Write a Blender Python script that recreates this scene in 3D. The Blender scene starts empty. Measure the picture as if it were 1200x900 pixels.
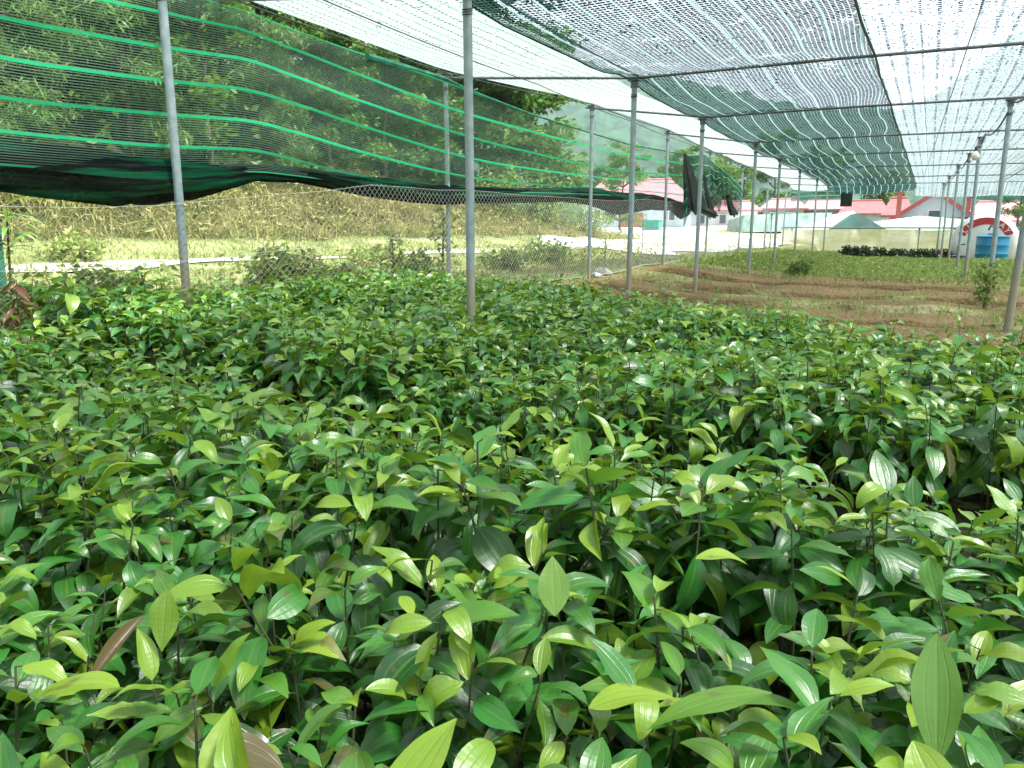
import bpy, math, random
import numpy as np
from mathutils import Vector, Matrix, Euler

R = math.radians
random.seed(7)
rng = np.random.default_rng(11)
scn = bpy.context.scene
COL = scn.collection

# ------------------------------------------------------------------ camera
F_PX, PITCH, YAW, CAM_H = 900.0, R(11.4), R(26.7), 1.0
cd = bpy.data.cameras.new('camera')
cd.sensor_width = 36.0
cd.lens = 36.0 * F_PX / 1200.0
cd.clip_start, cd.clip_end = 0.02, 3000
cam = bpy.data.objects.new('camera', cd)
COL.objects.link(cam)
cam.location = (0, 0, CAM_H)
cam.rotation_euler = (R(90) - PITCH, 0, YAW)
scn.camera = cam
FW = np.array([-math.sin(YAW) * math.cos(PITCH), math.cos(YAW) * math.cos(PITCH), -math.sin(PITCH)])
RT = np.array([math.cos(YAW), math.sin(YAW), 0.0])
UP = np.cross(RT, FW)
CAM = np.array([0, 0, CAM_H])


def ray(u, v): return FW + RT * (u - 600) / F_PX + UP * (450 - v) / F_PX
def at_z(u, v, z): r = ray(u, v); return CAM + r * ((z - CAM_H) / r[2])
def at_y(u, v, y): r = ray(u, v); return CAM + r * (y / r[1])
def at_d(u, v, d): return CAM + ray(u, v) * d


def wall_x(y): return -5.15 + 0.07 * (y - 4.4)
def at_wall(u, v, off):                   # a sight line met with the upright plane of the net wall
    r = ray(u, v)
    return CAM + r * ((-5.15 - 0.07 * 4.4 - off) / (r[0] - 0.07 * r[1]))


def project(P):
    d = np.asarray(P) - CAM
    z = d @ FW
    return 600 + F_PX * (d @ RT) / z, 450 - F_PX * (d @ UP) / z, z


# ------------------------------------------------------------------ helpers
def sstep(a, b, x):
    t = np.clip((np.asarray(x, float) - a) / (b - a), 0, 1)
    return t * t * (3 - 2 * t)


class Noise2:
    """smooth value noise on a lattice"""
    def __init__(self, seed): self.g = np.random.default_rng(seed).random((64, 64))
    def __call__(self, x, y):
        x = np.asarray(x, float); y = np.asarray(y, float)
        xi = np.floor(x).astype(int); yi = np.floor(y).astype(int)
        fx = x - xi; fy = y - yi
        fx = fx * fx * (3 - 2 * fx); fy = fy * fy * (3 - 2 * fy)
        g = self.g; a = xi % 64; b = (xi + 1) % 64; c = yi % 64; d = (yi + 1) % 64
        return (g[a, c] * (1 - fx) + g[b, c] * fx) * (1 - fy) + (g[a, d] * (1 - fx) + g[b, d] * fx) * fy
    def fbm(self, x, y, n=4):
        s = 0; a = .5
        for _ in range(n):
            s = s + a * self(x, y); x = x * 2.03 + 7.1; y = y * 2.03 + 3.3; a *= .5
        return s


N1, N2, N3 = Noise2(1), Noise2(2), Noise2(3)


def link(name, me, mat=None, parent=None):
    o = bpy.data.objects.new(name, me)
    COL.objects.link(o)
    if mat is not None and me is not None:
        for m in (mat if isinstance(mat, (list, tuple)) else [mat]):
            me.materials.append(m)
    if parent is not None:
        o.parent = parent
    return o


def tag(o, label=None, cat=None, group=None, kind=None):
    if label: o['label'] = label
    if cat: o['category'] = cat
    if group: o['group'] = group
    if kind: o['kind'] = kind
    return o


def thing(name, loc, label, cat, group=None, rz=0.0):
    o = bpy.data.objects.new(name, None)
    o.empty_display_size = .1
    COL.objects.link(o)
    o.location = loc; o.rotation_euler = (0, 0, rz)
    return tag(o, label, cat, group)


def mesh_np(name, V, quads=None, tris=None, var=None, uv=None, smooth=True, mi=None):
    """mesh from numpy arrays; var: per vertex (n,3) colour-variation data, uv per vertex (n,2)"""
    V = np.asarray(V, np.float32)
    me = bpy.data.meshes.new(name)
    q = np.zeros((0, 4), int) if quads is None else np.asarray(quads, int).reshape(-1, 4)
    t = np.zeros((0, 3), int) if tris is None else np.asarray(tris, int).reshape(-1, 3)
    loops = np.concatenate([q.ravel(), t.ravel()]).astype(np.int32)
    tot = np.concatenate([np.full(len(q), 4), np.full(len(t), 3)]).astype(np.int32)
    st = np.concatenate([[0], np.cumsum(tot)[:-1]]).astype(np.int32) if len(tot) else tot
    me.vertices.add(len(V)); me.vertices.foreach_set('co', V.ravel())
    me.loops.add(len(loops)); me.loops.foreach_set('vertex_index', loops)
    me.polygons.add(len(tot)); me.polygons.foreach_set('loop_start', st); me.polygons.foreach_set('loop_total', tot)
    if smooth: me.polygons.foreach_set('use_smooth', np.ones(len(tot), bool))
    if mi is not None: me.polygons.foreach_set('material_index', np.asarray(mi, np.int32))
    if uv is not None:
        l = me.uv_layers.new(name='UVMap')
        l.data.foreach_set('uv', np.asarray(uv, np.float32)[loops].ravel())
    if var is not None:
        a = me.color_attributes.new('var', 'FLOAT_COLOR', 'POINT')
        v = np.ones((len(V), 4), np.float32); v[:, :3] = var
        a.data.foreach_set('color', v.ravel())
    me.update(); me.validate()
    return me


class MB:
    def __init__(self): self.v = []; self.f = []
    def add(self, vs, fs):
        b = len(self.v); self.v += [tuple(map(float, p)) for p in vs]; self.f += [tuple(b + i for i in f) for f in fs]; return self
    def tube(self, pts, rad, n=8, cap=True):
        pts = [Vector(p) for p in pts]
        rad = [rad] * len(pts) if not hasattr(rad, '__len__') else rad
        b = len(self.v); up = None
        for i, p in enumerate(pts):
            d = (pts[min(i + 1, len(pts) - 1)] - pts[max(i - 1, 0)]).normalized()
            if up is None: up = d.orthogonal().normalized()
            up = (up - d * up.dot(d)).normalized(); s = d.cross(up)
            for k in range(n):
                a = 2 * math.pi * k / n
                self.v.append(tuple(p + (up * math.cos(a) + s * math.sin(a)) * rad[i]))
        for i in range(len(pts) - 1):
            for k in range(n):
                self.f.append((b + i * n + k, b + i * n + (k + 1) % n, b + (i + 1) * n + (k + 1) % n, b + (i + 1) * n + k))
        if cap:
            self.f.append(tuple(b + k for k in reversed(range(n))))
            self.f.append(tuple(b + (len(pts) - 1) * n + k for k in range(n)))
        return self
    def box(self, c, s, rz=0.0):
        c = Vector(c); m = Matrix.Rotation(rz, 3, 'Z')
        vs = [c + m @ Vector((x * s[0] / 2, y * s[1] / 2, z * s[2] / 2)) for x in (-1, 1) for y in (-1, 1) for z in (-1, 1)]
        return self.add(vs, [(0, 1, 3, 2), (4, 6, 7, 5), (0, 4, 5, 1), (2, 3, 7, 6), (0, 2, 6, 4), (1, 5, 7, 3)])
    def lathe(self, prof, n=32, c=(0, 0, 0)):
        b = len(self.v)
        for r, z in prof:
            for k in range(n):
                a = 2 * math.pi * k / n
                self.v.append((c[0] + r * math.cos(a), c[1] + r * math.sin(a), c[2] + z))
        for i in range(len(prof) - 1):
            for k in range(n):
                self.f.append((b + i * n + k, b + i * n + (k + 1) % n, b + (i + 1) * n + (k + 1) % n, b + (i + 1) * n + k))
        return self
    def build(self, name, mat, parent=None, smooth=True):
        me = bpy.data.meshes.new(name)
        me.from_pydata(self.v, [], self.f)
        if smooth:
            me.polygons.foreach_set('use_smooth', np.ones(len(me.polygons), bool))
            me.update()
            try: me.set_sharp_from_angle(angle=R(40))
            except Exception: pass
        me.update()
        return link(name, me, mat, parent)


# ------------------------------------------------------------------ materials
class NT:
    def __init__(self, name):
        self.m = bpy.data.materials.new(name); self.m.use_nodes = True
        self.t = self.m.node_tree; self.t.nodes.clear()
        self.out = self.t.nodes.new('ShaderNodeOutputMaterial')
    def n(self, typ, **kw):
        nd = self.t.nodes.new(typ)
        for k, v in kw.items():
            if k.startswith('_'): setattr(nd, k[1:], v)
            else:
                key = k.replace('__', ' ')
                key = int(key[1:]) if key[0] == 'i' and key[1:].isdigit() else key
                self.set(nd.inputs[key], v)
        return nd
    def set(self, sock, v):
        if isinstance(v, bpy.types.NodeSocket): self.t.links.new(v, sock)
        elif isinstance(v, bpy.types.Node): self.t.links.new(v.outputs[0], sock)
        else: sock.default_value = v
    def math(self, op, a, b=0.0, c=0.0):
        return self.n('ShaderNodeMath', _operation=op, i0=a, i1=b, i2=c).outputs[0]
    def mix(self, f, a, b):
        nd = self.n('ShaderNodeMix', _data_type='RGBA')
        self.set(nd.inputs[0], f); self.set(nd.inputs[6], a); self.set(nd.inputs[7], b)
        return nd.outputs[2]
    def ramp(self, f, stops):
        nd = self.n('ShaderNodeValToRGB', Fac=f)
        cr = nd.color_ramp
        while len(cr.elements) < len(stops): cr.elements.new(.5)
        for e, (p, c) in zip(cr.elements, stops):
            e.position = p; e.color = c if len(c) == 4 else (*c, 1)
        return nd.outputs[0]
    def noise(self, scale, detail=4, vec=None, rough=.55):
        nd = self.n('ShaderNodeTexNoise', Scale=scale, Detail=detail, Roughness=rough)
        if vec is not None: self.set(nd.inputs['Vector'], vec)
        return nd.outputs[0]
    def coord(self, which='Object'): return self.n('ShaderNodeTexCoord').outputs[which]
    def done(self, sh):
        self.t.links.new(sh if isinstance(sh, bpy.types.NodeSocket) else sh.outputs[0], self.out.inputs[0]); return self.m


def c4(c): return (*c, 1)


def simple(name, col, rough=.6, metal=0.0, var=.25, scale=9.0, bump=0.0, stain=None):
    t = NT(name); co = t.coord()
    nz = t.noise(scale, 5, co)
    lo = tuple(x * (1 - var) for x in col); hi = tuple(min(1, x * (1 + var)) for x in col)
    c = t.ramp(nz, [(.3, lo), (.7, hi)])
    if stain:
        c = t.mix(t.ramp(t.noise(scale * .35, 6, co), [(.5, (0, 0, 0)), (.68, (1, 1, 1))]), c, c4(stain))
    b = t.n('ShaderNodeBsdfPrincipled', Roughness=rough, Metallic=metal)
    t.set(b.inputs['Base Color'], c)
    if bump:
        bp = t.n('ShaderNodeBump', Strength=bump, Distance=.02); t.set(bp.inputs['Height'], t.noise(scale * 3, 5, co)); t.set(b.inputs['Normal'], bp.outputs[0])
    return t.done(b)


def leaf_mat(name, dark, mid, young, dry, rough=.34, trans=.3, veins=True, spec=.5):
    t = NT(name)
    at = t.n('ShaderNodeAttribute', _attribute_name='var')
    sep = t.n('ShaderNodeSeparateColor', Color=at.outputs['Color'])
    oi = t.n('ShaderNodeObjectInfo')
    r = t.math('ADD', sep.outputs[0], t.math('MULTIPLY', t.math('SUBTRACT', oi.outputs['Random'], .5), .25))
    c = t.ramp(r, [(0, dark), (.55, mid), (1, tuple(m * 1.25 for m in mid))])
    c = t.mix(sep.outputs[1], c, c4(young))
    co = t.coord()
    mott = t.noise(38, 3, co)
    c = t.mix(t.math('MULTIPLY', mott, .35), c, t.mix(.5, c, c4(tuple(x * .45 for x in mid))))
    b = t.n('ShaderNodeBsdfPrincipled')
    t.set(b.inputs['Roughness'], t.math('ADD', rough - .10, t.math('MULTIPLY', t.noise(17, 3, co), .22)))
    b.inputs['Specular IOR Level'].default_value = spec
    if veins:
        uv = t.n('ShaderNodeUVMap'); s = t.n('ShaderNodeSeparateXYZ', Vector=uv.outputs[0])
        x = t.math('ABSOLUTE', t.math('SUBTRACT', s.outputs[0], .5))
        mid_v = t.ramp(x, [(.0, (1, 1, 1)), (.03, (.8, .8, .8)), (.06, (0, 0, 0))])
        d2 = t.math('ABSOLUTE', t.math('SUBTRACT', x, .235))
        side = t.ramp(d2, [(.0, (.75, .75, .75)), (.035, (0, 0, 0))])
        vn = t.math('MAXIMUM', mid_v, side)
        c = t.mix(t.math('MULTIPLY', vn, .38), c, c4(tuple(.5 * m + .5 * y for m, y in zip(mid, young))))
        # cross ripples between the long veins
        wv = t.math('SINE', t.math('MULTIPLY', s.outputs[1], 70.0))
        h = t.math('ADD', t.math('MULTIPLY', vn, -.6), t.math('ADD', t.math('MULTIPLY', wv, .05), t.math('MULTIPLY', t.noise(45, 3, co), .9)))
        bp = t.n('ShaderNodeBump', Strength=.30, Distance=.003); t.set(bp.inputs['Height'], h)
        t.set(b.inputs['Normal'], bp.outputs[0])
        # brown eaten spots on a few leaves
        sp = t.ramp(t.noise(24, 2, co), [(.66, (0, 0, 0)), (.71, (1, 1, 1))])
        c = t.mix(t.math('MULTIPLY', sp, .7), c, (.16, .11, .04, 1))
    c = t.mix(sep.outputs[2], c, c4(dry))
    t.set(b.inputs['Base Color'], c)
    tr = t.n('ShaderNodeBsdfTranslucent'); t.set(tr.inputs[0], t.mix(.45, c, c4(young)))
    ms = t.n('ShaderNodeMixShader', Fac=trans)
    t.set(ms.inputs[1], b.outputs[0]); t.set(ms.inputs[2], tr.outputs[0])
    return t.done(ms)


M = {}
M['seedling'] = leaf_mat('seedling_leaf', (.006, .052, .014), (.032, .200, .026), (.34, .50, .030), (.15, .10, .045), rough=.37, trans=.30, spec=.95)
M['stem'] = simple('seedling_stem', (.06, .075, .03), .7)
M['weed'] = leaf_mat('weed_leaf', (.055, .13, .03), (.15, .28, .05), (.42, .44, .15), (.30, .24, .10), rough=.6, trans=.3, veins=False, spec=.2)
M['drygrass'] = leaf_mat('dry_grass', (.085, .12, .04), (.31, .32, .115), (.42, .42, .16), (.40, .31, .17), rough=.75, trans=.25, veins=False, spec=.1)
M['tree_leaf'] = leaf_mat('tree_leaf', (.020, .065, .016), (.065, .190, .028), (.24, .36, .06), (.18, .14, .06), rough=.5, trans=.3, veins=False, spec=.3)
M['bamboo_leaf'] = leaf_mat('bamboo_leaf', (.035, .09, .022), (.085, .20, .04), (.25, .36, .10), (.25, .2, .1), rough=.5, trans=.3, veins=False, spec=.3)
M['bark'] = simple('bark', (.10, .08, .055), .9, bump=.5)
M['post'] = None


def post_material():
    t = NT('galvanised_post'); co = t.coord('Object')
    s = t.n('ShaderNodeSeparateXYZ', Vector=co)
    nz = t.noise(14, 5, co)
    c = t.ramp(nz, [(.3, (.24, .315, .335)), (.7, (.38, .46, .475))])
    # mud and rust splashed on the foot, with a ragged upper edge
    oi = t.n('ShaderNodeObjectInfo')
    lvl = t.math('ADD', t.math('MULTIPLY', t.noise(5, 5, co), .9), t.math('MULTIPLY', oi.outputs['Random'], .5))
    f = t.ramp(t.math('SUBTRACT', t.math('ADD', lvl, -.10), s.outputs[2]), [(.0, (0, 0, 0)), (.25, (1, 1, 1))])
    c = t.mix(t.math('MULTIPLY', f, .7), c, (.34, .27, .15, 1))
    b = t.n('ShaderNodeBsdfPrincipled', Roughness=.48, Metallic=.25); t.set(b.inputs['Base Color'], c)
    bp = t.n('ShaderNodeBump', Strength=.15, Distance=.004); t.set(bp.inputs['Height'], t.noise(60, 4, co)); t.set(b.inputs['Normal'], bp.outputs[0])
    return t.done(b)


M['post'] = post_material()
M['beam'] = simple('dark_steel_pipe', (.13, .15, .155), .5, .3)
M['cable'] = simple('black_cable', (.04, .045, .05), .6)
M['wire'] = simple('zinc_wire', (.60, .60, .54), .5, .2)


def net_shader(t, alpha, col, trl, rough=.8):
    d = t.n('ShaderNodeBsdfDiffuse'); t.set(d.inputs[0], col)
    g = t.n('ShaderNodeBsdfTranslucent'); t.set(g.inputs[0], col)
    m = t.n('ShaderNodeMixShader', Fac=trl); t.set(m.inputs[1], d.outputs[0]); t.set(m.inputs[2], g.outputs[0])
    tr = t.n('ShaderNodeBsdfTransparent')
    o = t.n('ShaderNodeMixShader'); t.set(o.inputs[0], alpha); t.set(o.inputs[1], tr.outputs[0]); t.set(o.inputs[2], m.outputs[0])
    return t.done(o)


def gate(t, x, thr):                       # 1 where x < thr
    return t.math('LESS_THAN', x, thr)


def wall_net_mat():
    t = NT('green_wall_net'); uv = t.n('ShaderNodeUVMap'); s = t.n('ShaderNodeSeparateXYZ', Vector=uv.outputs[0])
    U, V = s.outputs[0], s.outputs[1]
    nz = t.noise(9, 4, t.coord())
    yarn = gate(t, t.math('FRACT', t.math('MULTIPLY', V, 13.0)), .37)
    cross = gate(t, t.math('FRACT', t.math('MULTIPLY', U, 34.0)), .16)
    band = gate(t, t.math('FRACT', t.math('ADD', V, .05)), .10)
    a = t.math('MAXIMUM', t.math('MULTIPLY', yarn, .64), t.math('MULTIPLY', cross, .10))
    a = t.math('MAXIMUM', a, t.math('ADD', .0, t.math('MULTIPLY', nz, .10)))
    a = t.math('MAXIMUM', a, t.math('MULTIPLY', band, .93))
    c = t.mix(yarn, (.012, .035, .026, 1), (.20, .33, .25, 1))
    c = t.mix(band, c, t.mix(nz, (.015, .46, .19, 1), (.06, .66, .32, 1)))
    return net_shader(t, a, c, .45)


def roof_net_mat(name, dark, pale, cover, du, dv, hole_u, hole_v, stripe, stripe_w, jitter, tr=.6, stripe_col=(.45, .62, .58), speck_thr=.78, denser=.0):
    """knitted net: dark tapes broken into dashes, paler tapes, and tape stripes running along the house"""
    t = NT(name); uv = t.n('ShaderNodeUVMap'); s = t.n('ShaderNodeSeparateXYZ', Vector=uv.outputs[0])
    U, V = s.outputs[0], s.outputs[1]
    wob = t.noise(1.5, 2, uv.outputs[0])
    U2 = t.math('ADD', U, t.math('MULTIPLY', wob, .016))
    fine = t.noise(26, 2, uv.outputs[0])
    big = t.noise(1.7, 6, uv.outputs[0], .65)
    fu = t.math('FRACT', t.math('DIVIDE', U2, du)); fv = t.math('FRACT', t.math('DIVIDE', V, dv))
    hole = t.math('MULTIPLY', gate(t, fu, hole_u), gate(t, fv, hole_v))
    keep = t.math('GREATER_THAN', t.math('ADD', t.math('MULTIPLY', fine, .55), t.math('MULTIPLY', big, .95)), t.math('SUBTRACT', jitter, t.math('MULTIPLY', t.math('MAXIMUM', t.math('SUBTRACT', V, 7.0), 0.0), denser)))
    dash = t.math('MULTIPLY', hole, keep)
    mp = t.n('ShaderNodeMapping', Vector=uv.outputs[0]); mp.inputs['Scale'].default_value = (46, 17, 1)
    speck = t.math('GREATER_THAN', t.math('ADD', t.noise(1.0, 1, mp.outputs[0]), t.math('MULTIPLY', big, .25)), speck_thr)
    dash = t.math('MAXIMUM', dash, speck)
    st = gate(t, t.math('FRACT', t.math('DIVIDE', U2, stripe)), stripe_w)
    a = t.math('MAXIMUM', t.math('MULTIPLY', dash, .985), cover)
    a = t.math('MAXIMUM', a, t.math('MULTIPLY', st, .8))
    c = t.mix(dash, c4(pale), c4(dark)); c = t.mix(st, c, c4(stripe_col))
    return net_shader(t, a, c, tr)


M['wall_net'] = wall_net_mat()
M['dark_net'] = roof_net_mat('dark_roof_net', (.003, .018, .016), (.12, .20, .21), .26, .038, .042, .80, .72, .235, .08, .62, tr=.5, stripe_col=(.26, .40, .40), speck_thr=.76, denser=.016)
M['right_net'] = roof_net_mat('pale_roof_net', (.012, .03, .04), (.45, .53, .57), .52, .135, .060, .20, .58, .40, .03, .71, .55, (.5, .6, .6), .745)
M['left_net'] = roof_net_mat('white_roof_net', (.03, .12, .095), (.56, .62, .63), .60, .150, .055, .16, .62, .60, .025, .66, .55, (.16, .42, .34))


def roll_mat():
    t = NT('bunched_net'); uv = t.n('ShaderNodeUVMap'); s = t.n('ShaderNodeSeparateXYZ', Vector=uv.outputs[0])
    mp = t.n('ShaderNodeMapping', Vector=uv.outputs[0]); mp.inputs['Scale'].default_value = (1.6, 22, 1)
    nz = t.noise(1.6, 5, mp.outputs[0]); mp2 = t.n('ShaderNodeMapping', Vector=uv.outputs[0]); mp2.inputs['Scale'].default_value = (.5, 5, 1)
    gr = t.ramp(t.noise(1.5, 3, mp2.outputs[0]), [(.50, (0, 0, 0)), (.60, (1, 1, 1))])
    c = t.ramp(nz, [(.3, (.003, .005, .006)), (.58, (.008, .013, .014)), (.80, (.06, .08, .075))])
    c = t.mix(t.math('MULTIPLY', gr, .8), c, (.008, .11, .05, 1))
    grain = t.noise(160, 2, uv.outputs[0])
    a = t.math('ADD', .62, t.math('MULTIPLY', gate(t, grain, .54), .36))
    return net_shader(t, a, c, .25)


M['roll'] = roll_mat()


def torn_mat():
    t = NT('dark_green_net'); uv = t.n('ShaderNodeUVMap'); s = t.n('ShaderNodeSeparateXYZ', Vector=uv.outputs[0])
    band = gate(t, t.math('FRACT', t.math('MULTIPLY', s.outputs[1], 6.0)), .10)
    grain = t.noise(70, 3, uv.outputs[0])
    a = t.math('ADD', t.math('MULTIPLY', gate(t, grain, .52), .45), .42)
    a = t.math('MAXIMUM', a, t.math('MULTIPLY', band, .9))
    c = t.mix(band, t.mix(t.noise(6, 4, uv.outputs[0]), (.01, .06, .04, 1), (.03, .17, .11, 1)), (.30, .55, .45, 1))
    return net_shader(t, a, c, .45)


M['torn'] = torn_mat()


def tarp_mat():
    t = NT('stained_pale_tarp'); co = t.coord()
    mp = t.n('ShaderNodeMapping', Vector=co); mp.inputs['Scale'].default_value = (.5, .5, 1.8)
    c = t.ramp(t.noise(1.3, 6, mp.outputs[0]), [(.42, (.74, .72, .56)), (.56, (.62, .62, .36)), (.70, (.42, .46, .16))])
    b = t.n('ShaderNodeBsdfPrincipled', Roughness=.55); t.set(b.inputs['Base Color'], c)
    mp2 = t.n('ShaderNodeMapping', Vector=co); mp2.inputs['Scale'].default_value = (1.5, 1.5, 9)
    bp = t.n('ShaderNodeBump', Strength=.6, Distance=.05); t.set(bp.inputs['Height'], t.noise(1.2, 4, mp2.outputs[0])); t.set(b.inputs['Normal'], bp.outputs[0])
    tr = t.n('ShaderNodeBsdfTranslucent'); t.set(tr.inputs[0], c)
    ms = t.n('ShaderNodeMixShader', Fac=.4); t.set(ms.inputs[1], b.outputs[0]); t.set(ms.inputs[2], tr.outputs[0])
    return t.done(ms)


M['tarp'] = tarp_mat()


def ground_mat():
    t = NT('soil_and_grass'); co = t.coord()
    at = t.n('ShaderNodeAttribute', _attribute_name='var'); s = t.n('ShaderNodeSeparateColor', Color=at.outputs['Color'])
    n1, n2 = t.noise(1.4, 7, co), t.noise(16, 6, co)
    soil = t.mix(n2, t.ramp(n1, [(.3, (.10, .064, .030)), (.7, (.245, .168, .082))]), (.19, .145, .068, 1))
    grass = t.ramp(t.math('ADD', t.math('MULTIPLY', n1, .6), t.math('MULTIPLY', n2, .4)), [(.34, (.08, .11, .03)), (.52, (.27, .30, .12)), (.75, (.45, .43, .29))])
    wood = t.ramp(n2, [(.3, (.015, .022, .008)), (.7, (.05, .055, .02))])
    soil = t.mix(t.math('MULTIPLY', s.outputs[2], .75), soil, (.07, .042, .02, 1)); c = t.mix(s.outputs[0], grass, soil); c = t.mix(s.outputs[1], c, wood)  # blue channel: shade of the furrow risers painted into the soil colour
    b = t.n('ShaderNodeBsdfPrincipled', Roughness=.92); t.set(b.inputs['Base Color'], c)
    b.inputs['Specular IOR Level'].default_value = .15
    bp = t.n('ShaderNodeBump', Strength=1.0, Distance=.08); t.set(bp.inputs['Height'], n2); t.set(b.inputs['Normal'], bp.outputs[0])
    return t.done(b)


M['ground'] = ground_mat()
M['path'] = simple('pale_gravel', (.50, .48, .43), .9, var=.25, scale=14, bump=.5, stain=(.40, .38, .22))
M['yard'] = simple('pale_concrete', (.66, .65, .62), .85, var=.15, scale=1.5, bump=.2)
M['mountain'] = simple('forested_mountain', (.028, .070, .038), .95, var=.6, scale=.09)
M['white_wall'] = simple('white_wall', (.72, .75, .76), .8, var=.08, scale=1)
M['blue_wall'] = simple('pale_blue_wall', (.50, .64, .70), .8, var=.1, scale=1)
M['green_wall'] = simple('grey_green_wall', (.36, .46, .42), .8, var=.25, scale=.8)
M['glass'] = simple('dark_glass', (.05, .08, .10), .15)
M['wood'] = simple('brown_wood', (.32, .15, .07), .6)
M['red_paint'] = simple('red_paint', (.26, .055, .045), .5, var=.2)
M['teal_plastic'] = simple('teal_plastic', (.02, .30, .22), .4)
M['blue_plastic'] = simple('blue_plastic', (.012, .20, .36), .35, var=.15, scale=2)
M['basin_blue'] = simple('deep_blue_plastic', (.015, .07, .30), .35)
M['white_plastic'] = simple('white_plastic', (.74, .77, .76), .4, var=.1, scale=3, stain=(.45, .48, .44))
M['banner_red'] = simple('red_banner', (.45, .03, .03), .5, var=.12)
M['letter'] = simple('white_letter', (.80, .78, .76), .5, var=.03)
M['stone'] = simple('grey_stone', (.34, .33, .31), .9, var=.4, scale=12, bump=.6)
M['paper'] = simple('white_scrap', (.72, .74, .72), .7, var=.08)
M['bulb'] = simple('white_glass_bulb', (.80, .82, .80), .2, var=.03)
M['green_wrap'] = simple('green_wrap', (.02, .13, .08), .5, var=.4, scale=18)


def roof_mat(name, col):
    t = NT(name); uv = t.n('ShaderNodeUVMap'); s = t.n('ShaderNodeSeparateXYZ', Vector=uv.outputs[0])
    nz = t.noise(2.5, 5, t.coord())
    c = t.ramp(nz, [(.3, tuple(x * .72 for x in col)), (.7, tuple(min(1, x * 1.15) for x in col))])
    b = t.n('ShaderNodeBsdfPrincipled', Roughness=.6); t.set(b.inputs['Base Color'], c)
    w = t.math('SINE', t.math('MULTIPLY', s.outputs[0], 45.0)); bp = t.n('ShaderNodeBump', Strength=.35, Distance=.02)
    t.set(bp.inputs['Height'], w); t.set(b.inputs['Normal'], bp.outputs[0])
    return t.done(b)


M['pink_roof'] = roof_mat('faded_pink_roof', (.42, .20, .22))
M['red_roof'] = roof_mat('red_roof', (.30, .09, .09))

# ------------------------------------------------------------------ world and sun
SUN_EL, SUN_AZ = R(60), R(82)     # azimuth measured from +Y towards +X
w = bpy.data.worlds.new('World'); scn.world = w; w.use_nodes = True
nt = w.node_tree; nt.nodes.clear()
wo = nt.nodes.new('ShaderNodeOutputWorld'); bg = nt.nodes.new('ShaderNodeBackground')
sky = nt.nodes.new('ShaderNodeTexSky'); sky.sky_type = 'NISHITA'; sky.sun_disc = False
sky.sun_elevation = SUN_EL; sky.sun_rotation = SUN_AZ; sky.dust_density = 3.0; sky.air_density = 1.2
tc = nt.nodes.new('ShaderNodeTexCoord'); cl = nt.nodes.new('ShaderNodeTexNoise'); cl.inputs['Scale'].default_value = 2.2; cl.inputs['Detail'].default_value = 6
nt.links.new(tc.outputs['Generated'], cl.inputs['Vector'])
rp = nt.nodes.new('ShaderNodeValToRGB'); rp.color_ramp.elements[0].position = .30; rp.color_ramp.elements[1].position = .55
rp.color_ramp.elements[0].color = (.62, .62, .62, 1); rp.color_ramp.elements[1].color = (1, 1, 1, 1)
nt.links.new(cl.outputs['Fac'], rp.inputs[0])
mx = nt.nodes.new('ShaderNodeMix'); mx.data_type = 'RGBA'
nt.links.new(rp.outputs[0], mx.inputs[0]); nt.links.new(sky.outputs[0], mx.inputs[6])
mx.inputs[7].default_value = (11.5, 12.2, 13.0, 1)          # bright cloud deck
nt.links.new(mx.outputs[2], bg.inputs[0]); bg.inputs[1].default_value = .05
nt.links.new(bg.outputs[0], wo.inputs[0])
sl = bpy.data.lights.new('sun', 'SUN'); sl.energy = 4.6; sl.angle = R(13); sl.color = (1, .975, .93)
so = bpy.data.objects.new('sun', sl); COL.objects.link(so)
sd = Vector((math.sin(SUN_AZ) * math.cos(SUN_EL), math.cos(SUN_AZ) * math.cos(SUN_EL), math.sin(SUN_EL)))
so.rotation_euler = sd.to_track_quat('Z', 'Y').to_euler(); so.location = (0, 0, 30)


# ------------------------------------------------------------------ terrain
def terrain(x, y):
    x = np.asarray(x, float); y = np.asarray(y, float)
    xl = -5.15 + .07 * (np.clip(y, -30, 40) - 4.4)
    s = xl - x
    inside = .2 * sstep(2.6, 0.2, -s) + .10 * sstep(11, 16, y) - .18 * sstep(23, 32, y)
    far = .02 * np.clip(y - 26, 0, 60) * np.where(s > 0, 1, sstep(35, 44, y))
    prof = np.interp(s, [0, 1.5, 2.8, 4.8, 5.8, 6.6, 7.4, 9.2, 11, 14, 30, 60, 120], [.2, .36, .5, .55, .74, .9, 1.35, 2.5, 3.0, 5.2, 17, 36, 52])
    flat = np.interp(s, [0, 3, 6, 200], [.2, .4, .5, .6])
    k = 1 - sstep(20, 31, y + .35 * np.clip(s - 9, 0, 60))
    outside = flat + (prof - flat) * k
    z = np.where(s > 0, outside, inside) + far
    rough = (N1.fbm(x * .9, y * .9) - .45) * .10 + (N2.fbm(x * .25 + 9, y * .25) - .45) * np.where(s > 7, 1.2 * k, .0)
    rough = rough + np.where((s > 6.7) & (s < 12), (N3.fbm(x * 1.6, y * 1.6) - .46) * .75 * k, 0)
    z = z + rough * np.where((s > 2.6) & (s < 5.2), .25, 1)
    # furrowed beds across the house beyond the seedlings
    fur = sstep(7.2, 8.2, y) * (1 - sstep(15, 18, y)) * sstep(-.1, .6, -s)
    ph = y + .05 * np.sin(x * 1.1) + .03 * x
    row = np.abs(((ph / 1.55) % 1) - .5) * 2          # 1 at a furrow
    z = z - fur * .15 * sstep(.60, .72, row) + fur * .05 * (N3(x * 3, y * 5) - .5)
    return z


def nonuni(parts):
    out = []
    for a, b, n in parts: out += list(np.linspace(a, b, n, endpoint=False))
    return np.array(out + [parts[-1][1]])


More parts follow.
